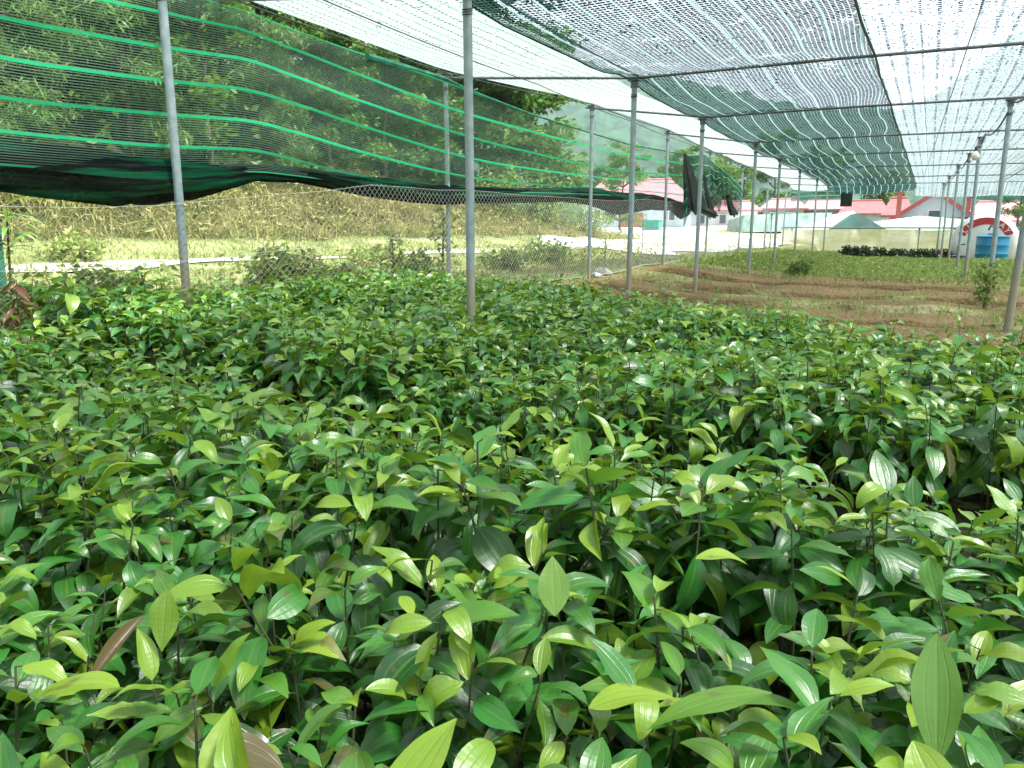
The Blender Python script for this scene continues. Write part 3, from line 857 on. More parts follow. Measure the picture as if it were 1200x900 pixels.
V, Qs, U, T, MI = [], [], [], [], []; off = 0
for kk in range(NV):
    sel = rest[kinds[rest] == kk]
    (gv, gq, gu, gt), sv, sq = LO[kk]
    cr, sr = np.cos(rzs[sel]), np.sin(rzs[sel]); sc = hn[sel]
    for (bv, bq, bu, bt, mi) in ((gv, gq, gu, gt, 0), (sv, sq, np.zeros((len(sv), 2)), np.zeros((len(sv), 3)), 1)):
        x = bv[None, :, 0] * cr[:, None] - bv[None, :, 1] * sr[:, None]; y = bv[None, :, 0] * sr[:, None] + bv[None, :, 1] * cr[:, None]; z = np.broadcast_to(bv[None, :, 2], x.shape)
        x = x + z * tilt[sel, 0][:, None]; y = y + z * tilt[sel, 1][:, None]
        W = np.stack([x * sc[:, None] + px[sel][:, None], y * sc[:, None] + py[sel][:, None], z * sc[:, None] + pz[sel][:, None]], -1)
        m = len(bv); b = (np.arange(len(sel)) * m)[:, None, None] + off
        Qs.append((bq[None] + b).reshape(-1, 4)); V.append(W.reshape(-1, 3)); U.append(np.tile(bu, (len(sel), 1)))
        tv = np.tile(bt, (len(sel), 1)); tv[:, 0] = np.clip(tv[:, 0] + np.repeat(rng.normal(0, .12, len(sel)), m), 0, 1); T.append(tv)
        MI.append(np.full(len(sel) * len(bq), mi)); off += len(sel) * m
tag(link('seedling_bed', mesh_np('seedling_bed', np.concatenate(V), np.concatenate(Qs), var=np.concatenate(T), uv=np.concatenate(U), mi=np.concatenate(MI)), [M['seedling'], M['stem']]),
    'dense glossy green seedlings filling the middle and far rows of the bed up to the posts', 'seedlings', kind='stuff')


# seedlings that stand out, each with its own eye-catching leaf
def special(u, v, z, L, W, dirn, el, roll, tint, label, arc=.5, fold=.15, leafname='large_leaf', leaflabel=None, seed=0, extra=True):
    g = np.random.default_rng(seed + 900)
    p = at_z(u, v, z); gz = float(terrain(p[0], p[1]))
    o = thing('seedling', (p[0], p[1], gz), label, 'seedling', 'standout seedlings in the bed', g.random() * 0)
    me, sm = HI[(seed * 7) % NV]
    if extra:
        f = link('foliage', me, None, o); s = link('stem', sm, None, o)
        f.location = s.location = (0, 0, -.06)
    v_, q, uv = leaf_geo(L, W, arc, fold, .04, 14, 6, g)
    # dirn: picture direction of the leaf (degrees, 0 = right, 90 = away), turned with the camera's heading
    a = R(dirn) + YAW - R(90)
    Rm = rot(a, R(el), R(roll))
    t = np.tile(np.array(tint), (len(v_), 1))
    lf = link(leafname, mesh_np(leafname, v_ @ Rm.T + (0, 0, p[2] - gz), q, var=t, uv=uv), M['seedling'], o)
    if leaflabel: lf['label'] = leaflabel


special(1098, 742, .50, .155, .066, 250, -58, 12, (.8, .34, 0), 'seedling with one big pointed pale green leaf hanging towards the viewer, lower right', .1, .22, seed=1)
special(535, 842, .50, .15, .062, 235, -10, 8, (.6, .75, 0), 'seedling with a broad yellow green leaf leaning out at the bottom centre', .5, .1, seed=2)
special(196, 690, .47, .092, .055, 262, -70, 0, (.5, .62, 0), 'seedling with an oval yellow green hanging leaf, lower left', .1, .05, seed=3)
special(650, 722, .46, .085, .048, 92, 60, 0, (.55, .4, 0), 'seedling with an upright blunt leaf spotted brown near the centre bottom', .1, .08, seed=4)
special(105, 800, .46, .10, .03, 60, 40, 30, (.3, 0, 1), 'seedling with a curled dead brown leaf at the lower left', .5, .9, 'dry_leaf', 'curled dry brown leaf', seed=5)
special(258, 872, .42, .085, .055, 0, -12, 0, (.3, .1, .9), 'seedling with a wilted brown leaf at the bottom left edge of the bed', .6, .15, 'dry_leaf', 'flat wilted brown leaf', seed=6)
special(1112, 560, .44, .09, .03, 85, 72, 20, (.3, 0, .95), 'seedling with a folded standing brown leaf at the right', .2, .9, 'dry_leaf', 'folded brown leaf', seed=7)
special(905, 812, .50, .15, .06, 190, 4, 10, (.6, .35, 0), 'seedling with a long flat pale leaf pointing left at the lower right centre', .5, .12, seed=8)
special(1070, 868, .49, .10, .052, 280, -35, 25, (.6, .85, 0), 'seedling with a bright yellow leaf at the bottom right', .3, .2, seed=9)
special(815, 655, .47, .10, .045, 10, 10, 0, (.6, .9, 0), 'seedling with a lemon yellow drooping leaf right of the bottom centre', .8, .2, seed=10)
special(690, 830, .50, .10, .055, 15, 15, -10, (.6, .9, 0), 'seedling with two lime yellow leaves at the bottom, right of centre', .6, .1, seed=11)
special(140, 805, .49, .13, .045, 175, 8, 0, (.6, .85, 0), 'seedling with a long lime leaf arching left at the lower left', .9, .2, seed=12)


# leafy plant, green wrapped stake and dead leaves at the left edge of the picture
p = at_z(4, 345, .45); gz = float(terrain(p[0], p[1]))
tag(MB().tube([(p[0], p[1], gz - .1), (p[0] + .01, p[1], gz + .5), (p[0], p[1] + .01, gz + .80)], [.035, .038, .034], 10).build('stake', M['green_wrap']), 'short green wrapped stake at the left edge of the bed', 'stake')
o = thing('leafy_plant', (p[0] - .03, p[1] + .08, gz), 'leafy plant with long drooping leaves beside the green stake at the left edge', 'plant')
mb = MB().tube([(0, 0, 0), (.02, .02, .5), (.05, .03, .82)], [.012, .01, .006], 6); mb.build('stem', M['stem'], o)
V, Qs, U, T = [], [], [], []; off = 0; g = np.random.default_rng(5)
for i in range(20):
    v_, q, uv = leaf_geo(g.uniform(.20, .36), g.uniform(.035, .06), g.uniform(.5, 1.2), .2, .05, 10, 4, g)
    Rm = rot(g.random() * 6.28, g.uniform(-.1, .8), g.normal(0, .3)); V.append(v_ @ Rm.T + (.04, .02, g.uniform(.35, .82))); Qs.append(q + off); U.append(uv); off += len(v_)
    T.append(np.tile([g.uniform(.3, .9), g.uniform(0, .4), 0], (len(v_), 1)))
link('foliage', mesh_np('foliage', np.concatenate(V), np.concatenate(Qs), var=np.concatenate(T), uv=np.concatenate(U)), M['seedling'], o)
p2 = at_z(22, 385, .42); gz2 = float(terrain(p2[0], p2[1]))
o = thing('dead_plant', (p2[0], p2[1], gz2), 'dead seedling with rust brown hanging leaves at the left edge', 'plant')
MB().tube([(0, 0, 0), (.01, 0, .3), (.0, .02, .52)], [.006, .005, .003], 5).build('stem', M['bark'], o)
V, Qs, U, T = [], [], [], []; off = 0
for i in range(13):
    v_, q, uv = leaf_geo(g.uniform(.11, .17), g.uniform(.035, .06), g.uniform(.3, 1.0), .5, .15, 8, 4, g)
    Rm = rot(g.random() * 6.28, g.uniform(-.9, .2), g.normal(0, .5)); V.append(v_ @ Rm.T + (.0, .01, g.uniform(.28, .52))); Qs.append(q + off); U.append(uv); off += len(v_)
    T.append(np.tile([.5, .1, 1], (len(v_), 1)))
link('foliage', mesh_np('foliage', np.concatenate(V), np.concatenate(Qs), var=np.concatenate(T), uv=np.concatenate(U)), leaf_mat('rust_leaf', (.02, .06, .02), (.05, .12, .03), (.3, .3, .05), (.17, .075, .035), veins=True), o)

# ------------------------------------------------------------------ posts, beams, cables
POST_R = .0295
ROWS_Y = [4.75, 8.4, 11.7, 15.4, 18.9, 22.9, 27.5, 31.5]
AX, CX = -2.72, 1.04


def post(x, y, top, label, row, r=POST_R, xt=None, yt=None):
    z = float(terrain(x, y)); xt = x if xt is None else xt; yt = y if yt is None else yt
    o = thing('steel_post', (x, y, z), label, 'post', row)
    MB().tube([(0, 0, -.25), ((xt - x) * .5 + .006, (yt - y) * .5, (top - z) * .5), (xt - x, yt - y, top - z)], r, 14).build('pipe', M['post'], o)
    if top - z < 2.95:
        MB().tube([(xt - x, yt - y, top - z - .07), (xt - x, yt - y, top - z - .005)], r * 1.35, 12).add([(xt - x + a * .06, yt - y + b * .06, top - z + c) for a in (-1, 1) for b in (-1, 1) for c in (.0, .012)],
            [(0, 1, 3, 2), (4, 6, 7, 5), (0, 4, 5, 1), (2, 3, 7, 6), (0, 2, 6, 4), (1, 5, 7, 3)]).build('clamp', M['beam'], o)
        lash = MB()
        for k in range(3):
            zz = top - z - .13 - k * .014 - .01 * random.random(); lash.tube([(xt - x + math.cos(a) * r * 1.12, yt - y + math.sin(a) * r * 1.12, zz + .012 * math.sin(a)) for a in np.linspace(0, 6.2832, 17)], .004, 5)
        lash.build('lashing', M['cable'], o)
    return o


RH = 2.56
ords = ['nearest', 'second', 'third', 'fourth', 'fifth', 'sixth', 'seventh', 'eighth']
for i, y in enumerate(ROWS_Y):
    lb = {0: 'grey steel post rising out of the seedlings just left of the centre', 1: 'grey steel post at the left corner of the dark roof net, right of centre',
          2: 'grey post with mud stained tan foot in front of the torn net curtain'}.get(i, f'{ords[i]} grey steel post back along the middle row under the roof edge')
    post(AX + [.0, -.03, -.06, .08, .03, .0, .0, .0][i], y, RH, lb, 'posts of the middle row', .031 if i == 0 else POST_R)
post(.95, 8.75, RH, 'grey steel post cut by the right picture edge, nearest of the right row', 'posts of the right row', .036, xt=1.05)
for i, y in enumerate([11.7, 16.1, 19.4, 22.9, 27.5, 31.5]):
    lb = {0: 'grey post with a vine grown tan foot, second of the right row', 1: 'grey post with tan muddy foot beside the blue tank, third of the right row'}.get(i, f'{ords[i + 2]} grey steel post back along the right row')
    post(CX + [-.02, -.02, .02, .0, 0, 0][i], y, RH, lb, 'posts of the right row')
bt = [(-5.17, 4.4, 2.86), (-5.06, 8.3, 2.80), (-4.50, 11.7, 2.86), (-4.30, 15.3, 2.86), (-4.3, 19.0, 2.8), (-4.25, 22.9, 2.75), (-4.25, 27.5, 2.72), (-4.2, 31.5, 2.68)]
for i, (x, y, z) in enumerate(bt):
    lb = {0: 'tall grey post against the green side net, leftmost in the picture', 1: 'thin grey post just left of the central post, at the side net', 2: 'thin grey post before the left end of the pink house, in the side net row',
          3: 'thin grey post before the right end of the pink house, in the side net row'}.get(i, f'{ords[i]} thin post back along the wall row behind the torn curtain')
    post(x, y, z, lb, 'posts of the side wall row', .034 if i == 0 else .028)
for (x, y, h, lb) in [(at_z(862, 306, .1)[0], 29.0, 1.2, 'short thin stake before the pale tarp wall, left of the dark tent'), (.45, 33.0, 1.1, 'short stake before the pale tarp wall, left of the right post row')]:
    post(x, y, float(terrain(x, y)) + h, lb, 'stakes at the end wall', .025)

for i, y in enumerate(ROWS_Y):
    if i == 0: y = 5.0
    x0, z0 = (bt[i][0], bt[i][2])
    mb = MB(); mb.tube([(x0 - .1, y - .02, z0 - .015), (AX, y, RH + .03), (-.8, y + .02, RH + .045), (CX, y, RH + .03), (5.6, y + .05, RH - .02)], .0155, 8)
    tag(mb.build('roof_beam', M['beam']), f'thin dark roof pipe crossing the house, {ords[i]} from the viewer', 'roof pipe', 'roof pipes across the house')


def cable(pts, r, label, name='support_wire', group='support wires along the roof', mat='cable', sag=.06):
    out = []
    for a, b in zip(pts[:-1], pts[1:]):
        for k in range(8):
            t = k / 8; out.append((a[0] + (b[0] - a[0]) * t, a[1] + (b[1] - a[1]) * t, a[2] + (b[2] - a[2]) * t - sag * 4 * t * (1 - t)))
    out.append(pts[-1])
    return tag(MB().tube(out, r, 6).build(name, M[mat]), label, 'wire', group)


ys = [-2] + ROWS_Y
cable([(AX, y, RH + .055) for y in ys], .009, 'dark wire along the tops of the middle post row at the dark net edge', sag=.03)
cable([(CX, y, RH - .02) for y in ys], .012, 'dark cable looping along the tops of the right post row', sag=.14)
cable([(bt[0][0], -2, 2.86)] + [(x, y, z + .03) for x, y, z in bt], .009, 'dark wire along the tops of the side wall posts', sag=.02)
for x, lb in [(-3.9, 'thin wire through the middle of the white left roof net'), (.35, 'thin wire under the pale right roof net, left of the right posts'), (2.6, 'thin wire under the pale roof net right of the right posts')]:
    cable([(x, y, RH + .06) for y in ys], .005, lb, sag=.02)
p = at_y(1143, 183, 14.4)
o = thing('light_bulb', (p[0], p[1], p[2]), 'round white light bulb hanging under the pale roof net beside the right posts', 'bulb')
MB().lathe([(0, -.065), (.03, -.058), (.052, -.03), (.06, 0), (.05, .034), (.028, .062), (.02, .08)], 20).build('glass', M['bulb'], o)
MB().lathe([(.022, .075), (.024, .13), (.012, .15), (0, .15)], 14).build('socket', M['cable'], o)
MB().tube([(0, 0, .14), (.02, .1, .22), (CX - p[0], 15.4 - p[1], RH - p[2])], .007, 6).build('cord', M['cable'], o)


# ------------------------------------------------------------------ nets
def grid_mesh(name, G, UVg, mat, parent=None, smooth=True):
    G = np.asarray(G); r, c = G.shape[:2]; I = np.arange(r * c).reshape(r, c)
    q = np.stack([I[:-1, :-1], I[:-1, 1:], I[1:, 1:], I[1:, :-1]], -1).reshape(-1, 4)
    return link(name, mesh_np(name, G.reshape(-1, 3), q, uv=np.asarray(UVg).reshape(-1, 2)), mat, parent)


# green wall net: the courses follow the way it is tied up between the posts
cols = [-260, -120, 0, 100, 200, 280, 335, 400, 470, 545, 620, 690, 740, 775, 803]
rows = {0: [-165, -118, -78, -46, -12, 10, 30, 55, 76, 104, 133, 155, 170, 176, 181],
        1: [-100, -58, -22, -6, 18, 32, 53, 79, 106, 134, 153, 172, 183, 188, 192],
        2: [-45, -8, 23, 38, 59, 66, 84, 111, 134, 160, 179, 194, 202, 204, 206],
        3: [10, 42, 70, 82, 97, 102, 117, 140, 162, 186, 198, 207, 212, 214, 216],
        4: [68, 94, 117, 125, 136, 139, 150, 172, 190, 209, 216, 220, 223, 226, 229],
        5: [120, 138, 155, 163, 174, 173, 183, 204, 214, 224, 226, 227, 230, 234, 238],
        6: [172, 184, 195, 200, 208, 200, 204, 214, 222, 230, 230, 230, 235, 239, 243]}
rows = {k: [v[0] + (v[0] - v[1]) / 140 * 360] + v for k, v in rows.items()}; cols = [-620] + cols
cu = np.concatenate([np.linspace(a, b, 7)[:-1] for a, b in zip(cols[:-1], cols[1:])] + [[cols[-1]]])
fine = []
for c in cu:
    vs = [np.interp(c, cols, rows[k]) for k in range(7)]
    fine.append(np.interp(np.linspace(0, 6, 37), range(7), vs))
fine = np.array(fine); pad = np.concatenate([np.repeat(fine[:1], 4, 0), fine, np.repeat(fine[-1:], 4, 0)]); sm_ = sum(pad[i:i + len(fine)] for i in range(9)) / 9; fine[5:-5] = sm_[5:-5]
G = np.zeros((len(cu), 37, 3)); UVg = np.zeros((len(cu), 37, 2))
for i, c in enumerate(cu):
    for j in range(37):
        p = at_wall(c, fine[i, j], .10 + .05 * math.sin(c * .021 + j * .12) + .03 * math.sin(j * .5 + c * .01))
        G[i, j] = p; UVg[i, j] = (p[1], j / 6)
wn = thing('side_net', tuple(G[60, 30] * [1, 1, 0]), 'green and black side net with bright green bands hung along the left wall', 'shade net')
base = Vector(wn.location)
def rel(G): return np.asarray(G) - np.array(base)
grid_mesh('net', rel(G), UVg, M['wall_net'], wn)
# bunched, rolled up lower edge
rc = [-260, -120, 0, 60, 150, 225, 262, 300, 350, 400, 450, 520, 600, 660, 690, 725, 760, 785, 800, 806]
rt_ = [150, 160, 166, 172, 182, 190, 194, 193, 197, 204, 209, 218, 221, 220, 221, 225, 228, 233, 238, 246]
rb_ = [205, 215, 224, 233, 239, 232, 222, 212, 214, 224, 233, 239, 237, 236, 240, 252, 246, 246, 256, 252]
rc = [-620] + rc; rt_ = [rt_[0] + (rt_[0] - rt_[1]) / 140 * 360] + rt_; rb_ = [rb_[0] + (rb_[0] - rb_[1]) / 140 * 360] + rb_
us = np.concatenate([np.linspace(a, b, 6)[:-1] for a, b in zip(rc[:-1], rc[1:])] + [[rc[-1]]]); ns = 40
G = np.zeros((len(us), ns + 1, 3)); UVg = np.zeros((len(us), ns + 1, 2))
for i, u in enumerate(us):
    a = at_wall(u, np.interp(u, rc, rt_), .16); b = at_wall(u, np.interp(u, rc, rb_), .16); c = (a + b) / 2; h = abs(a[2] - b[2]) / 2
    for j in range(ns + 1):
        th = 2 * math.pi * (j % ns) / ns
        wr = 1 + .10 * math.sin(th * 5 + c[1] * 2.1) + .07 * math.sin(th * 11 - c[1] * 5) + .12 * (float(N2(c[1] * 2.2, (j % ns) * .5)) - .5)
        dep = min(.13, .05 + h * .35)
        G[i, j] = (c[0] + dep * math.cos(th) * wr, c[1], c[2] + h * math.sin(th) * (wr if h < .18 else 1)); UVg[i, j] = (c[1], j / ns * 1.2 + .1 * math.sin(c[1]))
grid_mesh('rolled_hem', rel(G), UVg, M['roll'], wn)
# top selvedge cord where the net sags away from the roof
hp = [(430, 66), (470, 78), (522, 93), (545, 104), (620, 133), (690, 155), (740, 170), (775, 176), (803, 181)]
mb = MB(); mb.tube([Vector(at_wall(u, v, .07)) - base for u, v in hp], [.035, .04, .03, .018, .014, .013, .013, .013, .013], 8); mb.build('selvedge', simple('green_selvedge', (.012, .17, .10), .7, var=.6, scale=6), wn)

# the torn second net hanging beyond it
tc_ = [803, 815, 826, 840, 852, 866, 872]
tt_ = [181, 181, 180, 193, 203, 216, 224]
tb_ = [262, 244, 252, 240, 236, 252, 246]
us = np.linspace(803, 872, 46); G = np.zeros((46, 26, 3)); UVg = np.zeros((46, 26, 2))
for i, u in enumerate(us):
    top = np.interp(u, tc_, tt_); bot = np.interp(u, tc_, tb_) + 6 * math.sin(u * .55)
    for j in range(26):
        t = j / 25
        p = at_wall(u + 7 * t * math.sin(u * .07) , top + (bot - top) * t, -.22 - .12 * math.sin(u * .9) * t)
        G[i, j] = p; UVg[i, j] = (p[1] * .4, t * 1.0)
tn = thing('torn_net', (float(G[0, 0, 0]), float(G[0, 0, 1]), 0), 'dark green torn net curtain with pale stripes hanging beyond the end of the side net', 'shade net')
base = Vector(tn.location)
grid_mesh('curtain', rel(G), UVg, M['torn'], tn)


def fold(pts, w0, w1, name):
    """a bunched hanging strip of net, round in section with pleats"""
    P = [Vector(at_wall(u, v, -.30)) - base for u, v in pts]; n = len(P); mb = MB(); ns = 16
    for i, p in enumerate(P):
        w = w0 + (w1 - w0) * i / (n - 1)
        for k in range(ns):
            a = 2 * math.pi * k / ns; r = w * (1 + .35 * math.cos(a * 5 + i * .3))
            mb.v.append((p.x + .35 * r * math.cos(a), p.y + r * 1.0 * math.cos(a), p.z + .5 * r * math.sin(a)))
    for i in range(n - 1):
        for k in range(ns): mb.f.append((i * ns + k, i * ns + (k + 1) % ns, (i + 1) * ns + (k + 1) % ns, (i + 1) * ns + k))
    mb.build(name, simple('black_net_fold', (.012, .022, .020), .9, var=.5, scale=5), tn)


fold([(803, 181), (806, 200), (811, 222), (815, 240)], .05, .34, 'bunched_edge')
fold([(812, 242), (822, 246), (832, 250), (838, 252)], .16, .12, 'bunched_hem')
fold([(825, 205), (828, 225), (833, 245), (836, 252)], .03, .12, 'bunched_edge')
fold([(853, 230), (856, 242), (860, 250)], .08, .16, 'bunched_hem')


# roof nets
def roof_sheet(name, x0, x1, y0, y1, zf, mat, label, edge=True, nxs=40, nys=110):
    xs = np.linspace(0, 1, nxs); yy = np.linspace(y0, y1, nys); G = np.zeros((nys, nxs, 3)); UVg = np.zeros((nys, nxs, 2))
    for i, y in enumerate(yy):
        a = x0(y); b = x1(y)
        for j, t in enumerate(xs):
            x = a + (b - a) * t; G[i, j] = (x, y, zf(x, y, t)); UVg[i, j] = (t * (b - a), y)
    o = thing(name, (G[nys // 2, nxs // 2, 0], G[nys // 2, nxs // 2, 1], 0), label, 'shade net', 'roof nets'); b = np.array(o.location)
    grid_mesh('net', G - b, UVg, mat, o)
    return o, G, b


def between(y, ys=None):                 # 0 on a beam, 1 midway to the next
    yr = np.array([-2.5, 1.2] + ROWS_Y + [36]); k = int(np.clip(np.searchsorted(yr, y) - 1, 0, len(yr) - 2))
    t = (y - yr[k]) / (yr[k + 1] - yr[k]); return max(0.0, 4 * t * (1 - t))


END_Y = 33.6
eave = lambda y: float(np.interp(y, [b[1] for b in bt], [b[0] for b in bt]))
evz = lambda y: float(np.interp(y, [b[1] for b in bt], [b[2] for b in bt]))
def z_left(x, y, t): return -.16 * float(sstep(32.0, 33.6, y)) + evz(y) + .05 + (RH + .08 - evz(y)) * t - .05 * between(y) * math.sin(math.pi * t) + .03 * (float(N1(x * 1.5, y * 1.2)) - .5)
ln, G, b = roof_sheet('roof_net', eave, lambda y: -3.12 + .04 * math.sin(y * 1.1) + .30 * float(sstep(14, 30, y)), -2, END_Y, z_left, M['left_net'], 'white see through roof net over the left aisle, meeting the green side net')
def z_dark(x, y, t): return -.14 * float(sstep(32.0, 33.6, y)) + RH + .075 - (.11 + .13 * (1 - t) ** 1.5) * between(y) ** .8 * (.55 + .45 * math.sin(math.pi * t)) + .03 * (float(N2(x * 2, y * 1.6)) - .5)
dk, G, b = roof_sheet('roof_net', lambda y: -2.90 + .10 * float(sstep(4, 9, y)) - .04 * math.sin(y * 1.7) + .16 * float(sstep(14, 33, y)), lambda y: -.62 + .025 * y, -2, END_Y, z_dark, M['dark_net'], 'dark sagging roof net over the middle of the house', nxs=48, nys=170)
mb = MB()
mb.tube([tuple(G[i, 0] - b) for i in range(0, len(G), 2)], .011, 6); mb.tube([tuple(G[i, -1] - b) for i in range(0, len(G), 2)], .012, 6)
mb.build('green_edge', simple('green_net_edge', (.008, .09, .06), .7, var=.4, scale=5), dk)
def z_right(x, y, t): return -.40 * float(sstep(32.0, 33.6, y)) + RH + .085 - .07 * between(y) * math.sin(math.pi * min(1, t * 2) if t < .5 else math.pi * (t * 2 - 1)) - .02 * t + .02 * (float(N3(x * 2, y * 1.6)) - .5)
rn, G, b = roof_sheet('roof_net', lambda y: -.64 + .025 * y, lambda y: 5.6, -2, END_Y, z_right, M['right_net'], 'pale silvery roof net over the right aisle with dotted lines', nxs=60, nys=110)
mb = MB(); ky = range(0, len(G), 2)
mb.tube([tuple(G[i, int(59 * (2.45 + .64) / 6.24)] - b - np.array([0, 0, .012])) for i in ky], .016, 6); mb.build('green_seam', simple('green_net_seam', (.02, .24, .14), .7, var=.4, scale=5), rn)
# small dark bunch at the far corner of the middle net
p = at_y(992, 232, 33.3)
tag(MB().box((p[0], p[1], p[2] - .05), (.42, .10, .55)).box((p[0] + .04, p[1] + .02, p[2] - .1), (.26, .14, .42), .3).build('net_bundle', simple('bundle_net', (.012, .03, .028), .9)), 'small dark bundle of net tied at the far corner of the dark roof', 'net bundle')

# gable net and pale tarp wall at the far end
end = thing('end_net', (-2, END_Y + .2, 0), 'grey green net strip closing the top of the far end wall', 'shade net')
xs = np.linspace(-4.3, 5.6, 60); G = np.zeros((60, 14, 3)); UVg = np.zeros((60, 14, 2))
for i, x in enumerate(xs):
    lo = 2.05 + .10 * math.sin(x * 1.4) + .1 * float(N1(x * 1.3, 4)) + (.42 if -2.1 < x < .4 else 0)
    for j in range(14):
        t = j / 13; G[i, j] = (x + 2, .05 * math.sin(x * 5) * t, 2.66 + (lo - 2.66) * t); UVg[i, j] = (x * .5, t * .5)
grid_mesh('net', G, UVg, M['torn'], end)
tw = thing('tarp_wall', (0, END_Y + .35, 0), 'long pale stained tarp wall closing the far end of the house', 'tarp wall')
xs = np.linspace(-4.6, 6.2, 120); G = np.zeros((120, 12, 3)); UVg = np.zeros((120, 12, 2))
for i, x in enumerate(xs):
    top = 1.0 + .05 * float(N2(x * 1.1, 2)) - .05
    for j in range(12):
        t = j / 11; G[i, j] = (x, .05 * math.sin(x * 3.1 + t * 2) + .03 * math.sin(x * 9), float(terrain(x, END_Y + .35)) - .1 + (top - float(terrain(x, END_Y + .35)) + .1) * t); UVg[i, j] = (x, t)
grid_mesh('tarp', G, UVg, M['tarp'], tw)
MB().tube([(-4.6, .0, 1.06), (0, 0, 1.05), (6.2, 0, 1.03)], .03, 8).build('top_rail', M['beam'], tw)
for x in (-4.2, -1.6, 2.0, 5.0): MB().tube([(x, .08, -.1), (x, .08, 1.05)], .028, 8).build('stake', M['beam'], tw)

# wire fence between the wall posts
def fence():
    o = thing('wire_fence', (-5.1, 6, 0), 'diamond mesh wire fence along the left wall below the side net', 'fence'); b = Vector(o.location)
    V = []; Qs = []; cell = .075; y0, y1 = -3.0, 21.0; n = int((y1 - y0) / cell)
    def pt(y, z): x = wall_x(y) + .03 + .012 * math.sin(y * 2.2) * (z); return Vector((x, y, float(gz_(y)) + z)) - b
    ysamp = np.linspace(y0 - 2, y1 + 2, 200); zs = terrain(wall_x(ysamp) + .03, ysamp)
    gz_ = lambda y: np.interp(y, ysamp, zs)
    rowsn = 33; r = .0023
    quads = []; pts = []
    for i in range(n):
        for sgn in (0, 1):
            prev = None
            for k in range(rowsn + 1):
                y = y0 + (i + (k % 2) * .5 * (1 if sgn == 0 else -1) + (0 if sgn == 0 else 0)) * cell
                z = k * cell * .5 * float(np.interp(y, [3.5, 6.8], [.74, 1.0])) + .02
                p = pt(y, z); base_i = len(pts)
                pts += [p + Vector((r, 0, 0)), p + Vector((-r * .5, r * .87, 0)), p + Vector((-r * .5, -r * .87, 0))]
                if prev is not None:
                    for c in range(3): quads.append((prev + c, prev + (c + 1) % 3, base_i + (c + 1) % 3, base_i + c))
                prev = base_i
    link('mesh', mesh_np('mesh', np.array([tuple(p) for p in pts]), quads, smooth=False), M['wire'], o)
    mb = MB()
    for z in (1.255, .7, .03): mb.tube([pt(y, z * float(np.interp(y, [3.5, 6.8], [.74, 1.0]))) for y in np.arange(y0, y1, .6)], .0022, 5)
    mb.build('line_wire', M['wire'], o)


fence()

# ------------------------------------------------------------------ far village
def frame(u, v, d, toward=None):
    p = at_d(u, v, d); return p


def hip_house(name, u0, u1, v_ridge, v_eave, v_base, d, wall, roof, label, hip=.18, depth=6.0, windows=(), doors=(), cat='house', rot_extra=0.0):
    """a house facing the viewer: walls, hipped roof, door and window parts"""
    a = at_d(u0, v_base, d); b = at_d(u1, v_base, d); c = (a + b) / 2; wdt = float(np.linalg.norm((b - a)[:2])); z0 = float(terrain(c[0], c[1]))
    h_e = float(at_d((u0 + u1) / 2, v_eave, d)[2]) - z0; h_r = float(at_d((u0 + u1) / 2, v_ridge, d)[2]) - z0
    az_ = math.atan2(c[1], c[0]) - R(90) + rot_extra
    o = thing(name, (c[0], c[1], z0), label, cat, 'houses beyond the net house', az_)
    wx = wdt / 2 - .35
    MB().box((0, depth / 2, h_e / 2 - .4), (2 * wx, depth - .6, h_e + .8)).build('wall', wall, o, smooth=False)
    e = wdt / 2; y0, y1 = -.05, depth + .05; ri = e - wdt * hip; t = .12
    vs = [(-e, y0, h_e), (e, y0, h_e), (e, y1, h_e), (-e, y1, h_e), (-ri, depth / 2, h_r), (ri, depth / 2, h_r)]
    vs2 = [(x, y, z - t) for x, y, z in vs[:4]]
    V = vs + vs2
    me = bpy.data.meshes.new('roof'); me.from_pydata(V, [], [(0, 1, 5, 4), (1, 2, 5), (2, 3, 4, 5), (3, 0, 4), (0, 6, 7, 1), (1, 7, 8, 2), (2, 8, 9, 3), (3, 9, 6, 0), (6, 9, 8, 7)])
    uvl = me.uv_layers.new(name='UVMap')
    for l in me.loops: p = me.vertices[l.vertex_index].co; uvl.data[l.index].uv = (p.x + p.y * .3, p.y + p.z)
    rf = link('roof', me, roof, o)
    MB().tube([(-ri, depth / 2, h_r + .02), (ri, depth / 2, h_r + .02)], .09, 8).build('ridge', roof, rf)
    for (u, vt, vb, wpx) in windows:
        x = (u - (u0 + u1) / 2) / (u1 - u0) * wdt; zt = float(at_d(u, vt, d)[2]) - z0; zb = float(at_d(u, vb, d)[2]) - z0; ww = wpx / (u1 - u0) * wdt
        f = MB().box((x, .22, (zt + zb) / 2), (ww + .16, .12, zt - zb + .16)).build('window', M['white_wall'], o, smooth=False)
        MB().box((x, .17, (zt + zb) / 2), (ww, .10, zt - zb)).build('pane', M['glass'], f, smooth=False)
    for (u, vt, vb, wpx) in doors:
        x = (u - (u0 + u1) / 2) / (u1 - u0) * wdt; zt = float(at_d(u, vt, d)[2]) - z0; ww = wpx / (u1 - u0) * wdt
        f = MB().box((x, .23, zt / 2), (ww, .14, zt)).build('door', M['wood'], o, smooth=False)
        for s in (-1, 0, 1): MB().box((x + s * ww * .3, .15, zt / 2 + .05), (ww * .2, .06, zt * .8)).build('panel', M['wood'], f, smooth=False)
    return o, wdt, h_e, h_r


